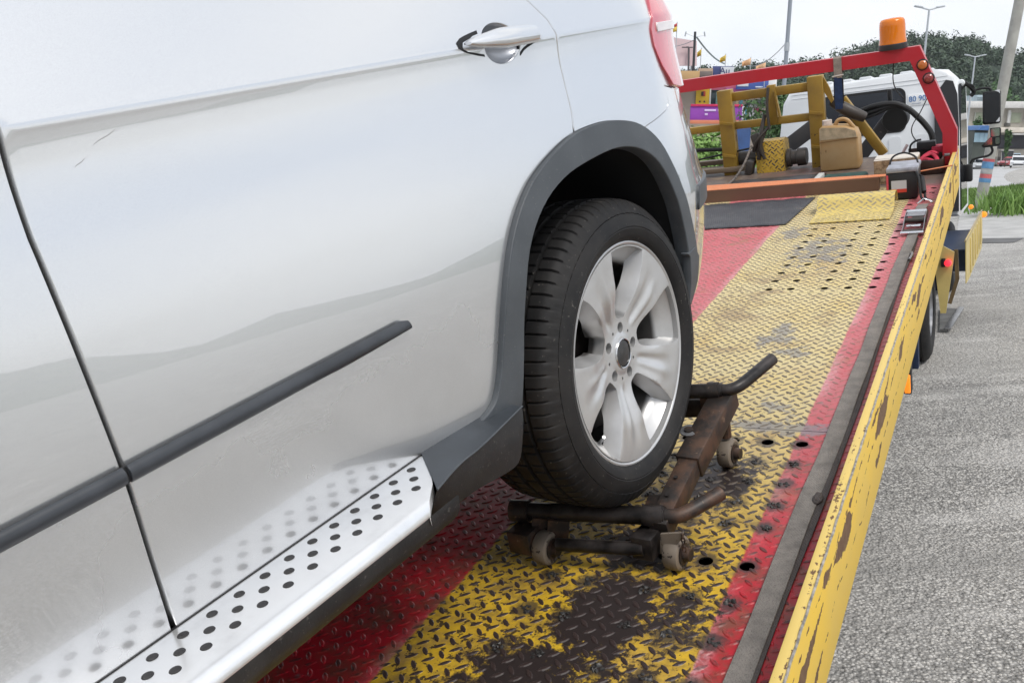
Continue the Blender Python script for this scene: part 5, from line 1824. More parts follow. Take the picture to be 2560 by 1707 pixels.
# timber baulk across the tray, orange strap over it, old block, tool tray, can
MAT['timber'] = weathered('dirty_brown_baulk', (0.16, 0.085, 0.055), (0.07, 0.045, 0.035), .4, 7, stretch=(.4, 1, 3), rough=.75)
bm = bmesh.new(); prism(bm, [(-2.30, 5.43), (-.700, 5.43), (-.700, 5.49), (-1.2, 5.55), (-2.30, 5.65)], .001, .0765, 'z')
tag(obj('baulk', bm, MAT['timber'], None, M_BED), 'long brown baulk laid across the tray behind the black mat', 'beam')
OS = on_bed('orange_strap', 'thin orange strap stretched across the tray and over the yellow rail', 'strap')
MAT['orange'] = web_mat('orange_webbing', (0.68, 0.22, 0.09), (0.60, 0.24, 0.12))
part(OS, 'webbing', lambda b: prism(b, [(-2.30, 5.432), (-.655, 5.440), (-.655, 5.50), (-1.2, 5.56), (-2.30, 5.66)], .0775, .0805, 'z'), MAT['orange'])
part(OS, 'webbing_end', lambda b: bar(b, (-.50, 5.47, .084), (-.3195, 5.47, .1045), .022, .003), MAT['orange'])
part(OS, 'webbing_drop', lambda b: bar(b, (-.3170, 5.47, .105), (-.3170, 5.50, -.14), .010, .002, up=(1, 0, 0)), simple('brown_cord', (0.30, 0.13, 0.04), .7))
bm = bmesh.new(); boxr(bm, -.745, -.505, 5.60, 5.74, .002, .150, .006)
for v in bm.verts: v.co += Vector((0, random.uniform(-.004, .004), random.uniform(-.003, .003)))
BK = obj('timber_block', bm, None, None, M_BED)
def block_mat():
    b = NB('rough_sawn_block')
    co = b.coord(); x, y, z = b.xyz(co)
    n = b.noise(co, 30.0, 6.0, .7)
    c = b.mix(b.ss(n, .35, .68), (0.16, 0.095, 0.05), (0.46, 0.33, 0.20))
    c = b.mix(b.ss(z, .138, .146), c, (0.60, 0.56, 0.50))
    b.set(col=c, rough=.85); b.bump(n, .8, .006)
    return b.m
BK.data.materials.append(block_mat())
tag(BK, 'rough pale topped block standing behind the black battery pack', 'block')
TT = on_bed('tool_tray', 'open dark brown tool tray with red straps at the foot of the red frame', 'tray')
MAT['traybrown'] = weathered('dark_brown_tray', (0.045, 0.022, 0.018), (0.12, 0.05, 0.035), .35, 12, rough=.45)
part(TT, 'front_wall', lambda b: boxr(b, -.525, -.385, 5.78, 5.79, .004, .088, .002), MAT['traybrown'])
part(TT, 'back_wall', lambda b: boxr(b, -.60, -.395, 6.06, 6.07, .004, .12, .002), MAT['traybrown'])
part(TT, 'side_wall', lambda b: boxr(b, -.396, -.386, 5.792, 6.058, .004, .088, .002), MAT['traybrown'])
part(TT, 'side_wall', lambda b: boxr(b, -.60, -.590, 5.792, 6.058, .004, .10, .002), MAT['traybrown'])
part(TT, 'floor', lambda b: boxr(b, -.588, -.398, 5.792, 6.058, .004, .010), MAT['traybrown'])
MAT['redcloth'] = simple('red_webbing', (0.42, 0.02, 0.05), .7, 0, .3, 20)
for k, pts in enumerate(([(-.52, 5.82, .085), (-.49, 5.86, .11), (-.455, 5.88, .118), (-.43, 5.86, .095), (-.42, 5.83, .07)], [(-.53, 5.84, .075), (-.48, 5.84, .088), (-.44, 5.82, .072)], [(-.50, 5.90, .10), (-.46, 5.93, .125), (-.425, 5.90, .11)])):
    bm = bmesh.new(); tube(bm, spline(pts, 6), .013, 8)
    for v in bm.verts: v.co.z = .08 + (v.co.z - .08) * .7
    obj('red_strap', bm, MAT['redcloth'], TT)
part(TT, 'black_unit', lambda b: boxr(b, -.545, -.44, 5.98, 6.05, .11, .165, .006), MAT['gap'])
part(TT, 'red_bracket', lambda b: (boxr(b, -.46, -.40, 5.96, 6.05, .10, .135, .004)), MAT['redcloth'])
part(TT, 'grey_clamp', lambda b: boxr(b, -.385, -.355, 5.86, 5.88, .088, .104, .003), MAT['steel'])
part(TT, 'pale_bracket', lambda b: bar(b, (-.66, 6.0, .05), (-.60, 6.02, .155), .03, .01), simple('pinkish_steel', (0.42, 0.33, 0.33), .5, .3, .3, 20))
part(TT, 'lead', lambda b: tube(b, spline([(-.585, 6.0, .10), (-.58, 6.0, .15), (-.55, 6.0, .175), (-.52, 6.0, .18)], 5), .006, 8), MAT['gap'])

CN = on_bed('jerry_can', 'tan plastic jerry can with white cap beside the yellow rack', 'can')
MAT['can'] = weathered('tan_can_plastic', (0.38, 0.22, 0.075), (0.16, 0.085, 0.04), .55, 9, rough=.5, fade=(0.44, 0.30, 0.15))
def can_body(b):
    prism(b, [(-1.150, .002), (-.915, .002), (-.905, .02), (-.908, .205), (-.925, .255), (-.990, .285), (-1.13, .300), (-1.150, .285), (-1.155, .02)], 6.17, 6.33, 'y')
    bmesh.ops.bevel(b, geom=[e for e in b.edges if abs(e.verts[0].co.y - e.verts[1].co.y) < 1e-4], offset=.016, segments=3, profile=.5, affect='EDGES')
part(CN, 'body', can_body, MAT['can'], .9)
part(CN, 'shoulder', lambda b: prism(b, [(-1.146, .212), (-.914, .212), (-.922, .252), (-.985, .279), (-1.128, .292), (-1.143, .28)], 6.166, 6.1695, 'y'), simple('pale_can_shoulder', (0.46, 0.37, 0.24), .55, 0, .25, 18))
part(CN, 'cap', lambda b: tube(b, [(-1.108, 6.25, .292), (-1.108, 6.25, .330)], .031, 20), simple('white_cap', (0.62, 0.55, 0.50), .5, 0, .3, 30))
part(CN, 'handle', lambda b: tube(b, spline([(-1.06, 6.25, .288), (-1.035, 6.25, .322), (-.985, 6.25, .318), (-.94, 6.25, .262)], 6), .013, 10), MAT['can'])
part(CN, 'seam', lambda b: bar(b, (-1.152, 6.169, .196), (-.910, 6.169, .208), .004, .006), simple('can_seam', (0.25, 0.14, 0.05), .6))

HS = on_bed('hanging_strap', 'grey strap with a dark blue lower end looped over the red head frame', 'strap')
part(HS, 'grey_webbing', lambda b: prism(b, [(5.900, .62), (5.904, .735), (5.912, .7425), (5.985, .7425), (5.993, .735), (5.993, .64), (5.989, .64), (5.989, .7395), (5.911, .7395), (5.904, .62)], -.990, -.943, 'x'), web_mat('tan_grey_webbing', (0.30, 0.25, 0.21), (0.20, 0.17, 0.145)))
part(HS, 'strap_ring', lambda b: tube(b, [(-1.0, 5.902, .632), (-.935, 5.902, .636)], .0045, 8), simple('pale_ring', (0.55, 0.5, 0.45), .5, .3))
part(HS, 'blue_webbing', lambda b: bar(b, (-.968, 5.905, .625), (-.975, 5.93, .43), .046, .008), simple('dark_blue_webbing', (0.012, 0.030, 0.085), .8, 0, .3, 40))
part(HS, 'black_sleeve', lambda b: bar(b, (-.967, 5.911, .612), (-.974, 5.936, .46), .058, .006), MAT['gap'])
# dark bundles lying behind the baulk
TARP = on_bed('folded_tarpaulin', 'crumpled dark tarpaulin lying behind the brown baulk', 'tarpaulin')
bm = bmesh.new()
V, F = [], []
for j in range(9):
    for i in range(25):
        u, v_ = i / 24, j / 8
        V.append((-1.72 + .62 * u, 5.60 + .50 * v_, .006 + .018 * abs(math.sin(u * 14 + v_ * 5)) * math.sin(math.pi * u) * math.sin(math.pi * v_) + .012 * math.sin(math.pi * v_)))
for j in range(8):
    for i in range(24):
        a = j * 25 + i; F.append((a, a + 1, a + 26, a + 25))
o = mesh_obj('sheet', V, F, simple('dark_tarp', (0.035, 0.034, 0.038), .45, 0, .5, 12), TARP, None, True)
bm.free()
part(TARP, 'green_bundle', lambda b: (boxr(b, -1.06, -.80, 5.66, 5.80, .002, .055, .02)), simple('dark_green_cloth', (0.015, 0.055, 0.045), .8, 0, .4, 20))
part(TARP, 'pale_band', lambda b: boxr(b, -1.10, -1.065, 5.62, 5.82, .004, .062, .004), simple('pale_band_plastic', (0.5, 0.5, 0.48), .5))
# ------------------------------------------------------------------ ground, road, verge
HL = Vector((0.8727, -0.4883)); TK = Vector((0.246487, 0.072472))
SL = .1116
def gz(x, y):
    l = (Vector((x, y)) - TK).dot(HL)
    def ramp_(l):
        if l <= -.1: return .0694 + SL * l
        if l >= 1.4: return .0694 - SL * .1 + SL * .75
        q = l + .1
        return .0694 - SL * .1 + SL * q - SL * q * q / 3.0
    z = ramp_(l) if l > -2.6 else ramp_(-2.6) - .03 * (1 - math.exp((l + 2.6)))
    if y > 26: z -= .0203 * (min(y, 165) - 26)
    return z
def gp(px, py):
    """ground point seen at a photo pixel"""
    d = 10.0
    v = RW @ Vector(((px - 1280) / 2200, (py - 853.5) / 2200, 1))
    lo, hi = 1.0, 400.0
    for _ in range(60):
        mid = (lo + hi) / 2
        p = Vector((0, 0, CAM_H)) + v * (mid / v.y)
        if p.z > gz(p.x, p.y): lo = mid
        else: hi = mid
    return p

def ground_mat():
    b = NB('worn_gravel_asphalt')
    co = b.coord(None, 'Object')
    n0 = b.noise(co, .35, 4.0, .6)
    n1 = b.noise(co, 2.2, 5.0, .65)
    vd = b.n('TexVoronoi', feature='F1'); b.put(vd.inputs['Vector'], co); vd.inputs['Scale'].default_value = 78.0
    vc = b.n('SeparateColor'); b.put(vc.inputs[0], vd.outputs['Color'])
    st = vc.outputs[0]
    v2 = b.n('TexVoronoi', feature='F1'); b.put(v2.inputs['Vector'], co); v2.inputs['Scale'].default_value = 33.0
    v2c = b.n('SeparateColor'); b.put(v2c.inputs[0], v2.outputs['Color'])
    fine = b.noise(co, 160.0, 3.0, .7)
    c = b.mix(b.ss(st, .1, .9), (0.30, 0.29, 0.275), (0.66, 0.64, 0.605))
    c = b.mix(b.ss(st, .78, .90), c, (0.68, 0.655, 0.61))
    c = b.mix(b.mth('MULTIPLY', b.ss(v2c.outputs[0], .55, .95), .6), c, (0.48, 0.46, 0.43))
    gap = b.ss(vd.outputs['Distance'], .38, .62)
    c = b.mix(b.mth('MULTIPLY', gap, .55), c, (0.045, 0.043, 0.042))
    c = b.mix(b.mth('MULTIPLY', b.ss(n1, .52, .66), .40), c, (0.17, 0.165, 0.16))
    c = b.mix(b.mth('MULTIPLY', b.ss(n0, .45, .65), .45), c, (0.50, 0.48, 0.45))
    trk = b.noise(b.vmul(co, (.5, 1.6, 1)), 1.1, 4.0, .6)
    c = b.mix(b.mth('MULTIPLY', b.ss(trk, .52, .66), .45), c, (0.25, 0.243, 0.23))
    c = b.mix(b.mth('MULTIPLY', b.ss(trk, .46, .34), .4), c, (0.66, 0.64, 0.61))
    b.set(col=c, rough=.85)
    h = b.mth('ADD', b.mth('MULTIPLY', b.mth('SUBTRACT', 1.0, vd.outputs['Distance']), .8), b.mth('MULTIPLY', b.mth('SUBTRACT', 1.0, v2.outputs['Distance']), .9))
    b.bump(b.mth('ADD', h, b.mth('MULTIPLY', fine, .4)), .9, .014)
    return b.m
ls = [-700, -250, -80, -30, -12, -6, -4.5, -3.6, -3.1, -2.8, -2.6, -2.2, -1.6, -1, -.5, -.1, .05, .2, .35, .5, .65, .8, .95, 1.1, 1.25, 1.4, 2, 4, 8, 15, 30, 80, 250, 700]
def lin(l, y):
    # ground point at lateral l and world depth y
    x = TK.x + (l - (y - TK.y) * HL.y) / HL.x
    return (x, y)
ys = [-40, -20, -10, -6, -3, -1, 0, 1, 2, 3, 4, 5, 6, 7, 8, 9, 10, 12, 14, 17, 20, 23, 26, 40, 70, 110, 165, 400, 1150]
V, F = [], []
for y in ys:
    for l in ls:
        x, yy = lin(l, y)
        V.append((x, yy, gz(x, yy)))
nl = len(ls)
for j in range(len(ys) - 1):
    for i in range(nl - 1):
        a = j * nl + i; F.append((a, a + 1, a + nl + 1, a + nl))
tag(mesh_obj('ground', V, F, ground_mat(), None, None, True), 'grey gravelly asphalt ground', None, None, 'structure')

def slab(name, pts, m, lift, kind='structure'):
    """thin sheet draped on the ground through its corner points"""
    V, F = [], []
    nx_, ny_ = 24, 12
    A, B_, Cc, Dd = [Vector((p[0], p[1])) for p in pts]
    for j in range(ny_ + 1):
        for i in range(nx_ + 1):
            u, v_ = i / nx_, j / ny_
            q = (A.lerp(B_, u)).lerp(Dd.lerp(Cc, u), v_)
            V.append((q.x, q.y, gz(q.x, q.y) + lift))
    for j in range(ny_):
        for i in range(nx_):
            a = j * (nx_ + 1) + i; F.append((a, a + 1, a + nx_ + 2, a + nx_ + 1))
    o = mesh_obj(name, V, F, m, None, None, True)
    tag(o, kind=kind)
    return o
road_m = simple('pale_road', (0.40, 0.40, 0.40), .6, 0, .12, .6)  # glare on the road is put into its pale base colour
slab('road', [(-10, 27.5), (80, 27.5), (120, 150), (-10, 150)], road_m, .012)
slab('road_patch', [gp(2438, 610)[:2], gp(2535, 607)[:2], gp(2560, 596)[:2], gp(2440, 597)[:2]], simple('dark_asphalt_patch', (0.10, 0.10, 0.10), .8, 0, .2, 3), .008)
slab('pavement', [gp(2390, 600)[:2], gp(2720, 600)[:2], gp(2700, 520)[:2], gp(2400, 527)[:2]], simple('pale_concrete_apron', (0.38, 0.375, 0.365), .75, 0, .15, 2.0, .2, 60), .005)

# a loose plate lying by the truck wheel
a, b_, c_, d_ = gp(2348, 832), gp(2368, 832), gp(2402, 779), gp(2350, 776)
bm = bmesh.new()
vv = [bm.verts.new(p + Vector((0, 0, .006))) for p in (a, b_, c_, d_)]
tp = [bm.verts.new(p + Vector((0, 0, .030))) for p in (a, b_, c_, d_)]
bm.faces.new(tp); bm.faces.new(vv[::-1])
for i in range(4): bm.faces.new((vv[i], vv[(i + 1) % 4], tp[(i + 1) % 4], tp[i]))
WPL = obj('wheel_plate', bm, simple('grey_wheel_plate', (0.12, 0.12, 0.118), .7, 0, .4, 6), None)
tag(WPL, 'flat grey steel plate lying on the ground beside the truck wheel', 'plate')
e1 = b_.lerp(c_, .0); e2 = c_
bm = bmesh.new(); bar(bm, b_ + Vector((0, 0, .04)), c_ + Vector((0, 0, .04)), .05, .02, .004)
obj('plate_edge', bm, MAT['steel'], WPL)

def blades(name, pts_fn, n, hmin, hmax, wd, m, kind='stuff', bend=.4, seed=1, parent=None):
    rnd = random.Random(seed)
    V, F = [], []
    for _ in range(n):
        x, y, z0, hs = pts_fn(rnd)
        h = rnd.uniform(hmin, hmax) * hs
        a = rnd.uniform(0, 6.283)
        dx, dy = math.cos(a), math.sin(a)
        lx, ly = rnd.uniform(-bend, bend) * h, rnd.uniform(-bend, bend) * h
        w_ = wd * rnd.uniform(.6, 1.4)
        b0 = len(V)
        V += [(x - dx * w_, y - dy * w_, z0), (x + dx * w_, y + dy * w_, z0), (x + dx * w_ * .7 + lx * .4, y + dy * w_ * .7 + ly * .4, z0 + h * .6), (x - dx * w_ * .7 + lx * .4, y - dy * w_ * .7 + ly * .4, z0 + h * .6), (x + lx, y + ly, z0 + h)]
        F += [(b0, b0 + 1, b0 + 2, b0 + 3), (b0 + 3, b0 + 2, b0 + 4)]
    o = mesh_obj(name, V, F, m, parent)
    return o
def leaf_mat(name, c1, c2, tr=.6, sc=1.5):
    b = NB(name)
    co = b.coord()
    f1 = b.noise(co, sc, 3.0, .6)
    g = b.n('NewGeometry')
    rr = g.outputs['Random Per Island']
    c = b.mix(b.mth('ADD', b.mth('MULTIPLY', rr, tr), b.mth('MULTIPLY', f1, 1 - tr)), c1, c2)
    b.set(col=c, rough=.6)
    try: b.b.inputs['Subsurface Weight'].default_value = 0
    except Exception: pass
    return b.m
MAT['grass'] = leaf_mat('verge_grass', (0.05, 0.115, 0.016), (0.15, 0.25, 0.045))
g0, g1, g2, g3 = gp(2400, 519), gp(2700, 525), gp(2700, 470), gp(2410, 478)
def vf(rnd):
    u, v_ = rnd.random(), rnd.random()
    q = g0.lerp(g1, u).lerp(g3.lerp(g2, u), v_)
    return q.x, q.y, gz(q.x, q.y), (1.0 if u < .42 else 1.25) * (.6 + .8 * (.5 + .5 * math.sin(q.x * 1.7 + q.y)))
go = blades('verge_grass', vf, 22000, .05, .14, .014, MAT['grass'], seed=3)
tag(go, 'green grass verge beside the far road', 'grass', None, 'stuff')
slab('verge', [g0[:2], g1[:2], g2[:2], g3[:2]], simple('verge_soil', (0.075, 0.10, 0.03), .9, 0, .4, 2.0), .02)

# leafy plants made of leaf faces in the crown's volume
def crown(name, c, rx, ry, rz, n, leaf, m, seed, parent=None, lumps=9, jit=.5):
    rnd = random.Random(seed)
    cs = []
    for k in range(lumps):
        a, e = rnd.uniform(0, 6.283), rnd.uniform(-.6, 1.0)
        q = rnd.uniform(.35, .75)
        cs.append((Vector((math.cos(a) * q * rx, math.sin(a) * q * ry, e * .65 * rz)), rnd.uniform(.32, .55)))
    V, F = [], []
    for _ in range(n):
        cc, s = cs[rnd.randrange(lumps)]
        d = Vector((rnd.gauss(0, 1), rnd.gauss(0, 1), rnd.gauss(0, 1))).normalized() * (rnd.random() ** .4)
        p = Vector(c) + cc + Vector((d.x * rx * s, d.y * ry * s, d.z * rz * s))
        nrm = (d.normalized() + Vector((rnd.gauss(0, jit), rnd.gauss(0, jit), rnd.gauss(.3, jit)))).normalized()
        t = nrm.cross(Vector((rnd.gauss(0, 1), rnd.gauss(0, 1), rnd.gauss(0, 1)))).normalized()
        u_ = nrm.cross(t)
        l = leaf * rnd.uniform(.6, 1.4)
        b0 = len(V)
        V += [tuple(p - t * l), tuple(p + u_ * l * .45), tuple(p + t * l), tuple(p - u_ * l * .45)]
        F.append((b0, b0 + 1, b0 + 2, b0 + 3))
    return V, F
def plant(name, label, cat, base, h, w_, m, seed, n=1400, leaf=.06, trunk=.35):
    E_ = empty(name, Matrix.Translation(base), label, cat)
    bm = bmesh.new()
    rnd = random.Random(seed)
    tube(bm, [(0, 0, -.1), (.02, 0, h * trunk), (.05, .02, h * .7)], .04, 7, rad=[.03 * h * .4, .022 * h * .4, .012 * h * .4])
    for k in range(5):
        a = rnd.uniform(0, 6.28)
        tube(bm, [(.02, 0, h * trunk * .8), (math.cos(a) * w_ * .25, math.sin(a) * w_ * .25, h * .6), (math.cos(a) * w_ * .4, math.sin(a) * w_ * .4, h * .8)], .01, 5, rad=[.012, .009, .005])
    obj('trunk', bm, simple('bark', (0.09, 0.07, 0.05), .9), E_)
    V, F = crown('crown', (0, 0, h * .58), w_ / 2, w_ / 2, h * .45, n, leaf, m, seed)
    mesh_obj('crown', V, F, m, E_)
    return E_
MAT['leafbright'] = leaf_mat('bright_leaves', (0.09, 0.20, 0.03), (0.23, 0.36, 0.09))
MAT['leafdark'] = leaf_mat('dark_leaves', (0.02, 0.06, 0.018), (0.07, 0.14, 0.035))
def gbase(px, d):
    p = at(px, 345, d); return Vector((p.x, p.y, gz(p.x, p.y)))
plant('roadside_shrub', 'bright green leafy shrub seen between the car tail and the yellow rack', 'shrub', gbase(1775, 15.0), 2.0, 1.9, MAT['leafbright'], 5, 11000, .045)
plant('roadside_shrub', 'dark green shrub in front of the shops beside the white cab', 'shrub', gbase(1918, 33.0), 3.9, 2.6, MAT['leafdark'], 6, 2600, .10)
wd0 = gbase(2556, 20.0)
wo = blades('weed_clump', lambda r: (wd0.x + r.gauss(0, .45), wd0.y + r.gauss(0, .4), gz(wd0.x, wd0.y), 1.0), 420, .22, .68, .018, MAT['leafbright'], seed=9, bend=.75)
tag(wo, 'tall spiky green weeds at the right edge of the verge', 'plant')

# concrete pole with painted bands, lamp posts, wires
MAT['concrete'] = simple('weathered_concrete_pole', (0.34, 0.335, 0.31), .8, 0, .15, 3.0, .2, 40)
pb = gbase(2470, 21.6)
PO = empty('concrete_pole', Matrix.Translation(pb) @ Matrix.Rotation(R(4.0), 4, 'Y'), 'thick concrete utility pole with red and blue painted bands', 'pole')
def seg(z0, z1, r0, r1, m, name, par, n=20):
    bm = bmesh.new(); tube(bm, [(0, 0, z0), (0, 0, z1)], r0, n, rad=[r0, r1]); return obj(name, bm, m, par)
seg(-.2, 9.5, .130, .105, MAT['concrete'], 'shaft', PO)
for z0, z1, c in ((1.03, 1.19, (0.10, 0.24, 0.42)), (1.19, 1.26, (0.45, 0.10, 0.11)), (.80, .90, (0.50, 0.12, 0.13)), (.70, .80, (0.10, 0.24, 0.42)), (.92, 1.02, (0.36, 0.36, 0.36))):
    seg(z0, z1 - .002, .1315, .1312, simple('band_paint', c, .6, 0, .2, 6), 'painted_band', PO)
MAT['galv'] = simple('galvanised_post', (0.42, 0.45, 0.48), .5, .3)
def lamp_post(px, py, d, label, spread, thick):
    top = at(px, py, d)
    base = Vector((top.x, top.y, gz(top.x, top.y)))
    L = empty('street_lamp', Matrix.Translation(base), label, 'street lamp', 'double arm street lamps beyond the truck')
    h = top.z - base.z
    seg(0, h, thick, thick * .55, MAT['galv'], 'post', L, 10)
    for s_ in (-1, 1):
        bm = bmesh.new(); tube(bm, [(0, 0, h), (s_ * spread * .5, 0, h + .10)], .05, 8)
        obj('arm', bm, MAT['galv'], L)
        bm = bmesh.new(); box(bm, (s_ * spread * .78, 0, h + .17), (spread * .62, .26, .11), Matrix.Rotation(R(-9 * s_), 3, 'Y'), .05)
        obj('lamp_head', bm, MAT['galv'], L)
    return L
lamp_post(2323, 25, 57, 'double arm street lamp rising above the orange beacon', 1.7 / 2, .10)
lamp_post(2438, 143, 92, 'double arm street lamp in front of the hill, left of the concrete pole', 2.0 / 2, .12)
p0 = at(1957, 260, 40); base = Vector((p0.x, p0.y, gz(p0.x, p0.y)))
TP = empty('tall_pole', Matrix.Translation(base), 'tall thin grey pole rising out of the picture above the red bar', 'pole')
seg(-.2, 14.0, .10, .075, simple('blue_grey_pole', (0.25, 0.28, 0.32), .6), 'shaft', TP, 12)
seg(5.9, 6.25, .115, .115, MAT['galv'], 'clamp', TP, 12)
p1 = at(1738, 80, 46); b1 = Vector((p1.x, p1.y, gz(p1.x, p1.y)))
UP = empty('utility_pole', Matrix.Translation(b1), 'slim dark utility pole beside the car tail light', 'pole')
hU = p1.z - b1.z
seg(-.2, hU, .085, .06, simple('dark_pole', (0.035, 0.04, 0.045), .7), 'shaft', UP, 10)
seg(0, hU * .55, .14, .13, simple('grey_lower_pole', (0.20, 0.185, 0.18), .8), 'lower_shaft', UP, 12)
for s_ in (-1, 1):
    bm = bmesh.new(); tube(bm, [(0, 0, hU - .25), (s_ * .45, 0, hU - .08 - .1 * (s_ > 0))], .012, 6)
    tube(bm, [(s_ * .45, 0, hU - .0), (s_ * .5, 0, hU - .22)], .035, 6)
    obj('insulator_arm', bm, MAT['galv'], UP)
def wire(label, a, bq, r, sag=.3, c=(0.12, 0.14, 0.16)):
    pts = []
    for k in range(13):
        t_ = k / 12
        q = a.lerp(bq, t_); q.z -= sag * 4 * t_ * (1 - t_); pts.append(q)
    bm = bmesh.new(); tube(bm, pts, r, 6)
    o = obj('overhead_wire', bm, simple('wire', c, .6)); tag(o, label, 'wire'); return o
wire('thick cable sloping down right from the slim dark utility pole', at(1742, 94, 46), at(1812, 160, 60), .045, .2, (0.20, 0.26, 0.28))
wire('thin wire running down left from the tall thin grey pole', at(1962, 112, 40), at(1850, 152, 62), .018, .6, (0.30, 0.32, 0.36))
wire('thin wire leaving the slim dark utility pole towards the car tail light', at(1736, 100, 46), at(1660, 118, 40), .015, .1)

# ------------------------------------------------------------------ shops on the left
SHD = 44.0
k_ = SHD / 2200
def sx(px): return at(px, 345, SHD).x
def szz(py): return at(1800, py, SHD).z
sb = Vector((0, SHD, 0))
SHOP = empty('shop_building', Matrix.Translation((0, 0, 0)), 'low shop building with purple, pink and yellow sign boards', 'building')
def panel(px0, px1, py0, py1, m, name, par=SHOP, y=SHD, th=.06):
    bm = bmesh.new(); boxr(bm, sx(px0), sx(px1), y - th, y, szz(py1), szz(py0), .01); return obj(name, bm, m, par)
def cm(name, c, r=.6, var=.12): return simple(name, c, r, 0, var, .8)
bm = bmesh.new(); boxr(bm, sx(1500), sx(1932), SHD, SHD + 9, -1.0, szz(196)); obj('wall', bm, cm('shop_wall', (0.36, 0.30, 0.25)), SHOP)
bm = bmesh.new(); boxr(bm, sx(1490), sx(1760), SHD - 1.1, SHD + 9.2, szz(196), szz(183), .02); obj('roof', bm, cm('shop_roof', (0.16, 0.13, 0.12)), SHOP)
panel(1500, 1728, 183, 206, cm('tan_fascia', (0.52, 0.33, 0.15)), 'fascia', y=SHD - 1.2)
panel(1733, 1766, 218, 262, cm('yellow_board', (0.62, 0.40, 0.03)), 'sign_board', y=SHD - .1)
PB = panel(1766.6, 1770, 218, 264, cm('white_frame', (0.7, 0.7, 0.68)), 'window_frame', y=SHD - .1)
wn = panel(1770.5, 1802, 226, 264, simple('shop_glass', (0.03, 0.05, 0.055), .1), 'window', y=SHD - .1)
panel(1782, 1790, 232, 262, cm('teal_blind', (0.16, 0.28, 0.26)), 'blind', wn, y=SHD - .17, th=.03)
panel(1748, 1756, 229, 242, cm('red_mark', (0.45, 0.05, 0.03)), 'sign_mark', y=SHD - .17, th=.03)
panel(1745, 1751, 231, 241, cm('black_mark', (0.05, 0.03, 0.03)), 'sign_mark', y=SHD - .205, th=.03)
for q in (1743, 1754): panel(q - 2, q + 2, 253, 257.5, cm('black_mark2', (0.05, 0.03, 0.03)), 'sign_mark', y=SHD - .17, th=.03)
panel(1766, 1870, 210, 227, cm('pink_banner', (0.55, 0.14, 0.22)), 'banner', y=SHD - .5)
panel(1800, 1868, 222, 237, cm('magenta_banner', (0.42, 0.10, 0.30)), 'banner', y=SHD - .6)
PU = panel(1700, 1822, 270, 306, cm('purple_banner', (0.24, 0.045, 0.34)), 'banner', y=SHD - 2.2)
panel(1700, 1822, 265.5, 271, cm('red_stripe', (0.50, 0.02, 0.09)), 'banner_edge', y=SHD - 2.28, th=.03)
for a0, a1 in ((1733, 1760), (1764, 1777), (1781, 1800)):
    panel(a0, a1, 277.5, 282.5, cm('lilac_print', (0.58, 0.44, 0.68)), 'banner_print', PU, y=SHD - 2.27, th=.02)
panel(1734, 1741, 287, 292, cm('lilac_print2', (0.58, 0.44, 0.68)), 'banner_print', PU, y=SHD - 2.27, th=.02)
panel(1700, 1822, 303, 312, cm('orange_edge', (0.55, 0.18, 0.10)), 'banner_edge', y=SHD - 2.28, th=.03)
BS = panel(1822, 1900, 203, 226, cm('blue_board', (0.06, 0.11, 0.36)), 'sign_board', y=SHD - .8)
panel(1824, 1851, 206, 219, cm('white_print', (0.68, 0.70, 0.74)), 'sign_print', BS, y=SHD - .87, th=.03)
panel(1868, 1886, 218.5, 222, cm('white_print2', (0.62, 0.66, 0.76)), 'sign_print', BS, y=SHD - .87, th=.03)
panel(1901, 1927, 198, 232, cm('white_pier', (0.72, 0.72, 0.72)), 'pier', y=SHD - .3)
panel(1830, 1836, 240, 320, cm('cream_pier', (0.62, 0.50, 0.30)), 'pier', y=SHD - .3)
panel(1838, 1846, 240, 320, cm('teal_pier', (0.10, 0.30, 0.36)), 'pier', y=SHD - .35)
panel(1848, 1858, 262, 320, cm('cyan_pier', (0.12, 0.38, 0.52)), 'pier', y=SHD - .4)
WB = panel(1834, 1850, 264, 300, cm('white_board', (0.66, 0.69, 0.72)), 'sign_board', y=SHD - .6)
panel(1862, 1880, 262, 300, cm('white_board2', (0.70, 0.71, 0.72)), 'sign_board', y=SHD - .5)
panel(1870, 1892, 272, 281, cm('pink_board', (0.58, 0.10, 0.24)), 'sign_board', y=SHD - .7)
bm = bmesh.new(); boxr(bm, sx(1860), sx(1910), SHD - 2.0, SHD, szz(262), szz(252), .02); obj('awning', bm, cm('dark_awning', (0.05, 0.06, 0.06)), SHOP)
# roof top boards
RBo = panel(1762, 1812, 170, 196, cm('navy_board', (0.055, 0.07, 0.19)), 'roof_sign', y=SHD - .9)
panel(1781, 1812, 172, 192, cm('white_roof_board', (0.60, 0.62, 0.66)), 'roof_sign', y=SHD - .99, th=.05)
text('roof_lettering', 'Au', .42, Matrix.Translation((sx(1790), SHD - 1.05, szz(182))) @ MT, cm('navy_letters', (0.04, 0.05, 0.14)), SHOP)
panel(1727, 1762, 176, 196, cm('tan_roof_board', (0.42, 0.30, 0.22)), 'roof_sign', y=SHD - .95)
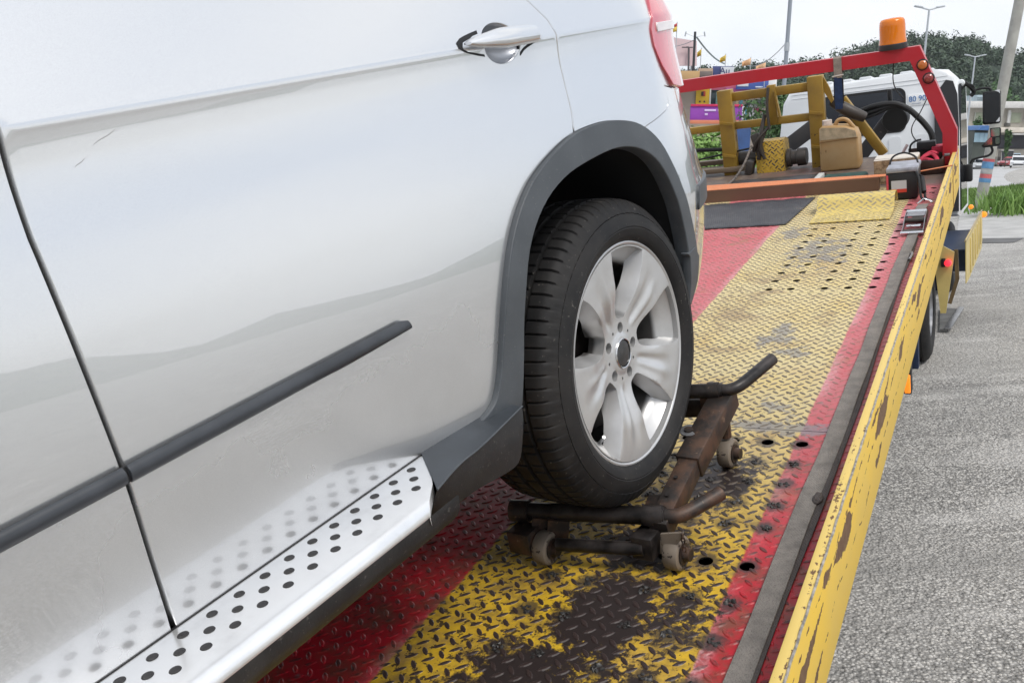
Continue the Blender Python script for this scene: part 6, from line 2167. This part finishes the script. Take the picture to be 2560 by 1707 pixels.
# pale pink hoarding behind the slim pole
HD = empty('hoarding', Matrix.Identity(4), 'pale pink hoarding standing behind the slim dark utility pole', 'hoarding')
bm = bmesh.new()
hp = [at(1640, 86, 52), at(1700, 97, 52), at(1742, 103, 52), at(1742, 165, 52), at(1640, 165, 52)]
A = [bm.verts.new(p) for p in hp]; B_ = [bm.verts.new(p + Vector((0, .15, 0))) for p in hp]
bm.faces.new(A); bm.faces.new(B_[::-1])
for i in range(5): bm.faces.new((A[i], A[(i + 1) % 5], B_[(i + 1) % 5], B_[i]))
obj('board', bm, simple('faded_pink_board', (0.66, 0.50, 0.52), .7, 0, .06, .6), HD)
for px in (1660, 1730):
    p = at(px, 160, 52.3); bm = bmesh.new(); tube(bm, [(p.x, p.y, gz(p.x, p.y)), (p.x, p.y, p.z)], .08, 8); obj('post', bm, MAT['galv'], HD)
bm = bmesh.new(); tube(bm, [at(1716, 118, 51.8), at(1722, 118, 51.8)], .03, 6); tube(bm, [at(1705, 119, 51.8), at(1732, 119, 51.8)], .035, 6); tube(bm, [at(1722, 119, 51.8), at(1721, 200, 51.8)], .06, 6)
tag(obj('lamp_standard', bm, simple('dark_standard', (0.10, 0.09, 0.10), .7)), 'small dark T shaped standard in front of the pale pink hoarding', 'post')
MAT['flagy'] = cm('yellow_flag', (0.62, 0.44, 0.07)); MAT['flagr'] = cm('red_flag', (0.42, 0.05, 0.05)); MAT['flago'] = cm('orange_flag', (0.66, 0.40, 0.22))
def flag(px, py, wpx, hpx, d, label, m, m2=None):
    p = at(px, py, d); s_ = d / 2200
    Fg = empty('flag', Matrix.Translation((p.x, p.y, p.z)), label, 'flag', 'small bunting flags by the shops')
    def cloth(a0, a1, tz, nm, mm):
        V, Fc = [], []
        for i in range(9):
            u = i / 8
            for v_ in (0, 1):
                tp_ = hpx * s_ * (.10 + .55 * u); bt = -hpx * s_ * (.55 - .25 * u)
                z = (tp_ if v_ else bt)
                z = bt + (tp_ - bt) * (a0 + (a1 - a0) * v_)
                V.append((wpx * s_ * (u - .5), .12 * math.sin(u * 6), z))
        for i in range(8): Fc.append((2 * i, 2 * i + 2, 2 * i + 3, 2 * i + 1))
        o = mesh_obj(nm, V, Fc, mm, Fg, None, True)
        md = o.modifiers.new('thick', 'SOLIDIFY'); md.thickness = .01
    if m2: cloth(0, .6, 0, 'cloth', m); cloth(.6, 1, 0, 'cloth_band', m2)
    else: cloth(0, 1, 0, 'cloth', m)
    bm = bmesh.new(); tube(bm, [(wpx * s_ * .5, .0, hpx * s_ * .8), (wpx * s_ * .5, 0, gz(p.x, p.y) - p.z)], .02, 6)
    obj('flag_pole', bm, MAT['galv'], Fg)
flag(1681, 73, 21, 20, 42, 'small yellow and red flag above the car tail light', MAT['flagy'], MAT['flagr'])
flag(1748, 134, 9, 16, 47, 'small yellow flag just right of the slim dark utility pole', MAT['flagy'])
flag(1807, 148, 13, 15, 47, 'small yellow flag at the end of the thick sloping cable', MAT['flagy'])
flag(1866, 157, 20, 16, 47, 'pale orange flag in front of the wooded hill', MAT['flago'])
flag(1902, 168, 22, 16, 43, 'pale orange flag just above the red bar', MAT['flago'])
# blue bin trailer and pale roof below the rack
bm = bmesh.new(); 
pq = at(1845, 330, 24); boxr(bm, at(1838, 330, 24).x, at(1878, 330, 24).x, 24, 25.4, gz(pq.x, 24), at(1850, 318, 24).z, .05)
tag(obj('blue_skip', bm, simple('blue_skip_paint', (0.02, 0.06, 0.18), .5, 0, .2, 2)), 'dark blue skip half hidden behind the yellow rack', 'skip')
# ------------------------------------------------------------------ building beyond the road on the right
BD = 160.0
def X_(px, d=BD): return at(px, 345, d).x
def Z_(py, d=BD): return at(2480, py, d).z
BLD = empty('cream_building', Matrix.Identity(4), 'cream two storey building with flat roof across the road', 'building')
gb = gz(X_(2450), BD)
def bpanel(px0, px1, py0, py1, m, name, y=BD, th=.4, par=BLD):
    bm = bmesh.new(); boxr(bm, X_(px0), X_(px1), y - th, y, Z_(py1), Z_(py0), .03); return obj(name, bm, m, par)
bm = bmesh.new(); boxr(bm, X_(2300), X_(2800), BD, BD + 14, gb - 1, Z_(268)); obj('wall', bm, cm('cream_wall', (0.46, 0.43, 0.37)), BLD)
bm = bmesh.new(); boxr(bm, X_(2290), X_(2810), BD - 1.6, BD + 14.5, Z_(271), Z_(254.5), .05); obj('roof', bm, cm('white_parapet', (0.58, 0.57, 0.55)), BLD)
bm = bmesh.new(); boxr(bm, X_(2300), X_(2800), BD - 1.2, BD, Z_(332), Z_(319), .05); obj('balcony', bm, cm('cream_ledge', (0.58, 0.53, 0.46)), BLD)
bm = bmesh.new(); boxr(bm, X_(2510), X_(2800), BD - 3.0, BD - 1.25, Z_(338), Z_(334), .05); obj('canopy', bm, cm('pale_canopy', (0.55, 0.54, 0.52)), BLD)
for a0, a1 in ((2517, 2544), (2565, 2600), (2620, 2655), (2428, 2456)):
    wq = bpanel(a0, a1, 282, 307, cm('green_blind', (0.34, 0.37, 0.27)), 'window', th=.2)
    bpanel(a0, a0 + 1.5, 281, 308, cm('window_white', (0.6, 0.6, 0.58)), 'window_frame', y=BD - .22, th=.1, par=wq)
for a0 in (2508, 2551, 2610): bpanel(a0, a0 + 6, 276, 308, cm('white_pillar', (0.62, 0.62, 0.60)), 'pillar', y=BD - .3)
bpanel(2506, 2520, 308, 316, cm('dark_vent', (0.12, 0.12, 0.11)), 'vent', th=.3)
bpanel(2300, 2800, 338, 372, cm('dark_shopfront', (0.035, 0.035, 0.045)), 'shopfront', th=.3)
BB2 = empty('glazed_building', Matrix.Identity(4), 'small pale blue glazed building showing above the cream parapet', 'building')
bm = bmesh.new(); boxr(bm, X_(2431, 190), X_(2458, 190), 190, 200, -2, Z_(238, 190)); obj('wall', bm, cm('pale_blue_wall', (0.45, 0.55, 0.60)), BB2)
for q in (243, 248):
    bm = bmesh.new(); boxr(bm, X_(2431, 190), X_(2458, 190), 189.7, 189.95, Z_(q + 1.0, 190), Z_(q, 190)); obj('glazing_bar', bm, cm('grey_bar', (0.35, 0.42, 0.46)), BB2)
SHED = empty('blue_stall', Matrix.Identity(4), 'blue roofed stall with pale blue panels left of the door mirrors', 'stall')
bm = bmesh.new()
d_ = 120.0
prism(bm, [(X_(2416, d_), Z_(326, d_)), (X_(2422, d_), Z_(317, d_)), (X_(2436, d_), Z_(314.5, d_)), (X_(2452, d_), Z_(320, d_)), (X_(2458, d_), Z_(327, d_))], d_ - 3, d_ + 3, 'y')
obj('roof', bm, cm('blue_tarp', (0.05, 0.14, 0.34)), SHED)
for k in range(3):
    bm = bmesh.new(); boxr(bm, X_(2418 + k * 11.5, d_), X_(2429 + k * 11.5, d_), d_ - 2.0, d_ - 1.8, Z_(356, d_), Z_(333, d_), .03); obj('panel', bm, cm('pale_blue_panel', (0.36, 0.52, 0.60)), SHED)
bm = bmesh.new(); boxr(bm, X_(2418, d_), X_(2452, d_), d_ - 1.7, d_ + 2, gz(X_(2430, d_), d_) - .3, Z_(327, d_)); obj('wall', bm, cm('dark_stall', (0.06, 0.07, 0.06)), SHED)
def tree(px, d, py_top, wpx, m, label, seed, n=900, leaf=.35):
    b0 = gbase(px, d); top = at(px, py_top, d).z
    return plant('roadside_tree', label, 'tree', b0, top - b0.z, wpx * d / 2200, m, seed, n, leaf, .3)
MAT['leafmid'] = leaf_mat('mid_leaves', (0.03, 0.08, 0.025), (0.10, 0.19, 0.06), sc=.3)
tree(2440, 135, 292, 34, MAT['leafmid'], 'bushy tree left of the door mirror below the cream parapet', 21)
tree(2486, 172, 203, 46, MAT['leafmid'], 'pale green tree rising above the door mirror against the hill', 22, 1500, .5)
tree(2545, 175, 225, 60, MAT['leafmid'], 'broad green tree behind the cream building right of the concrete pole', 23, 1700, .5)
tree(2420, 200, 262, 30, MAT['leafmid'], 'small tree beside the cab corner in front of the hill', 24, 800, .5)
tree(2521, 128, 318, 14, MAT['leafdark'], 'small dark tree in front of the cream ledge', 25, 500, .3)

# parked cars on the far road
def far_car(name, label, px, d, col, h=1.45, wd=1.75, ln=4.2, yaw=0.0):
    b0 = gbase(px, d)
    E_ = empty(name, Matrix.Translation(b0) @ Matrix.Rotation(yaw, 4, 'Z'), label, 'car', 'cars parked on the far road')
    pm = simple('far_car_paint', col, .25, .1, coat=1.0)
    bm = bmesh.new()
    prism(bm, [(-ln / 2, .28), (-ln / 2, .62), (-ln / 2 + .25, .78), (-ln * .22, .90), (ln * .30, .95), (ln / 2 - .1, .85), (ln / 2, .55), (ln / 2, .28)], -wd / 2, wd / 2, 'x')
    obj('body', bm, pm, E_, angle=.5)
    bm = bmesh.new()
    A = [(-ln * .24, .88), (-ln * .08, h), (ln * .22, h), (ln * .36, .92)]
    prism(bm, A, -wd / 2 + .16, wd / 2 - .16, 'x')
    obj('roof', bm, pm, E_)
    bm = bmesh.new(); prism(bm, [(-ln * .245 - .01, .93), (-ln * .10 - .01, h - .10), (-ln * .10 + .05, h - .10), (-ln * .24 + .05, .93)], -wd / 2 + .22, wd / 2 - .22, 'x')
    obj('windscreen', bm, MAT['glass'], E_)
    bm = bmesh.new(); boxr(bm, -wd / 2 + .15, -wd / 2 + .157, -ln * .13, ln * .24, .95, h - .10); boxr(bm, wd / 2 - .157, wd / 2 - .15, -ln * .13, ln * .24, .95, h - .10)
    obj('side_window', bm, MAT['glass'], E_)
    for x in (-wd / 2 + .1, wd / 2 - .1):
        for y in (-ln * .31, ln * .31):
            bm = bmesh.new(); lathe(bm, [(.0001, -.1), (.20, -.1), (.31, -.09), (.32, 0), (.31, .09), (.20, .1), (.0001, .1)], Matrix.Translation((x, y, .32)) @ Matrix.Rotation(R(90), 4, 'Z'), 16)
            obj('wheel', bm, MAT['rubber'], E_)
    for x in (-wd / 2 + .25, wd / 2 - .25):
        bm = bmesh.new(); boxr(bm, x - .18, x + .18, -ln / 2 - .02, -ln / 2 + .1, .58, .70, .02); obj('headlight', bm, MAT['chrome'], E_)
    bm = bmesh.new(); boxr(bm, -wd / 2 + .3, wd / 2 - .3, -ln / 2 - .012, -ln / 2 + .05, .34, .50, .02); obj('grille', bm, MAT['gap'], E_)
    return E_
far_car('parked_car', 'white car parked just left of the concrete pole across the road', 2460, 118, (0.62, 0.64, 0.66), yaw=R(-28))
far_car('parked_car', 'white car at the right edge across the road', 2555, 108, (0.66, 0.67, 0.68), yaw=R(-30))
far_car('parked_car', 'red car parked behind the white one across the road', 2535, 140, (0.36, 0.03, 0.035), yaw=R(-60))
far_car('parked_van', 'pale blue van parked across the road in front of the dark shopfront', 2542, 150, (0.32, 0.45, 0.55), 2.0, 1.9, 4.8, R(-20))
far_car('parked_van', 'grey van parked right of the concrete pole under the pale canopy', 2521, 143, (0.38, 0.38, 0.37), 2.6, 2.1, 5.2, R(-15))
# low wall behind the parked cars
bm = bmesh.new(); boxr(bm, X_(2395, 152), X_(2720, 152), 152, 152.4, gz(X_(2500, 152), 152) - .2, Z_(392, 152), .03)
tag(obj('boundary_wall', bm, cm('brown_wall', (0.16, 0.14, 0.12))), 'low brown wall behind the cars across the road', 'wall')

# ------------------------------------------------------------------ wooded hill
HD_ = 380.0
ridge = [(1000, 205), (1500, 195), (1700, 192), (1790, 182), (1850, 176), (1900, 166), (1930, 168), (2000, 170), (2060, 160), (2110, 142), (2170, 124), (2230, 108), (2290, 103), (2345, 104), (2385, 106), (2420, 118), (2450, 130), (2480, 146), (2505, 150), (2540, 138), (2600, 130), (2800, 110), (3300, 150)]
def ridge_y(px):
    for (a, ya), (b2, yb) in zip(ridge, ridge[1:]):
        if a <= px <= b2: return ya + (yb - ya) * (px - a) / (b2 - a)
    return ridge[0][1] if px < ridge[0][0] else ridge[-1][1]
V, F = [], []
cols = list(range(1000, 3301, 25))
rows_ = [(0.0, -.02), (.25, .30), (.5, .58), (.75, .82), (1.0, 1.0), (1.3, .75)]
def hill_pt(px, t):
    d = 250 + 130 * t
    tp = at(px, ridge_y(px) + 24, HD_)
    frac = t if t <= 1 else 2 - t
    frac = math.sin(max(0, min(1, frac)) * math.pi / 2) ** 1.1
    x = at(px, 345, HD_).x * (d / HD_)
    return Vector((x, d, -3.0 + (tp.z + 3.0) * frac))
ts = [0, .12, .25, .4, .55, .7, .85, 1.0, 1.3, 1.7]
for t in ts:
    for px in cols: V.append(tuple(hill_pt(px, t)))
nc = len(cols)
for j in range(len(ts) - 1):
    for i in range(nc - 1):
        a = j * nc + i; F.append((a, a + 1, a + nc + 1, a + nc))
tag(mesh_obj('hill', V, F, simple('forest_floor', (0.022, 0.04, 0.022), .9), None, None, True), kind='structure')
V, F = [], []
rh = random.Random(5)
azs = [R(42 + 3 * k) for k in range(62)]
hh_ = [13 + 5 * math.sin(k * .33) + 3 * math.sin(k * .91 + 1) + rh.uniform(-1.5, 1.5) for k in range(62)]
for fr, rd_ in ((0.0, 225), (.45, 255), (.8, 285), (1.0, 310), (.7, 360)):
    for a_, h_ in zip(azs, hh_):
        V.append((rd_ * 1.25 * math.sin(a_), rd_ * math.cos(a_), -4 + (h_ + 4) * fr + (rh.uniform(-1.6, 1.6) if fr > 0 else 0)))
for j in range(4):
    for i in range(61):
        q = j * 62 + i; F.append((q, q + 1, q + 63, q + 62))
tag(mesh_obj('hills', V, F, simple('wooded_slope', (0.05, 0.075, 0.04), .9, 0, .5, .12, .6, .5), None, None, True), kind='structure')
MAT['forest'] = leaf_mat('forest_leaves', (0.016, 0.040, 0.024), (0.075, 0.115, 0.06), .2, sc=.13)
V, F = [], []
rnd = random.Random(11)
for k in range(1300):
    px = rnd.uniform(1620, 2900)
    t = rnd.random() ** .75
    if k < 240: t = rnd.uniform(.93, 1.02)
    b0 = hill_pt(px, t)
    rr = rnd.uniform(2.4, 5.2) if k >= 240 else rnd.uniform(1.8, 4.4)
    cz = b0.z + rr * rnd.uniform(.2, .75)
    if k < 240 and rnd.random() < .14: cz += rnd.uniform(1.0, 2.6)
    v_, f_ = crown('c', (b0.x, b0.y, cz), rr * rnd.uniform(.8, 1.25), rr, rr * rnd.uniform(.7, 1.05), 150, rr * .13, None, rnd.random(), lumps=7, jit=.22)
    o_ = len(V)
    V += v_; F += [tuple(q + o_ for q in f) for f in f_]
tag(mesh_obj('forest', V, F, MAT['forest']), 'dark wooded hillside behind the truck cab', 'forest', None, 'stuff')

# ------------------------------------------------------------------ humid air between here and the hill
bm = bmesh.new(); boxr(bm, -1150, 1650, -60, 1190, -8, 90)
HZ = obj('haze', bm, None)
hm = bpy.data.materials.new('humid_air'); hm.use_nodes = True
ht = hm.node_tree
for n in list(ht.nodes): ht.nodes.remove(n)
ho = ht.nodes.new('ShaderNodeOutputMaterial'); hv = ht.nodes.new('ShaderNodeVolumePrincipled')
hv.inputs['Color'].default_value = (0.90, 0.95, 1.0, 1); hv.inputs['Density'].default_value = .00015
ht.links.new(hv.outputs[0], ho.inputs['Volume'])
HZ.data.materials.append(hm)
tag(HZ, kind='stuff')
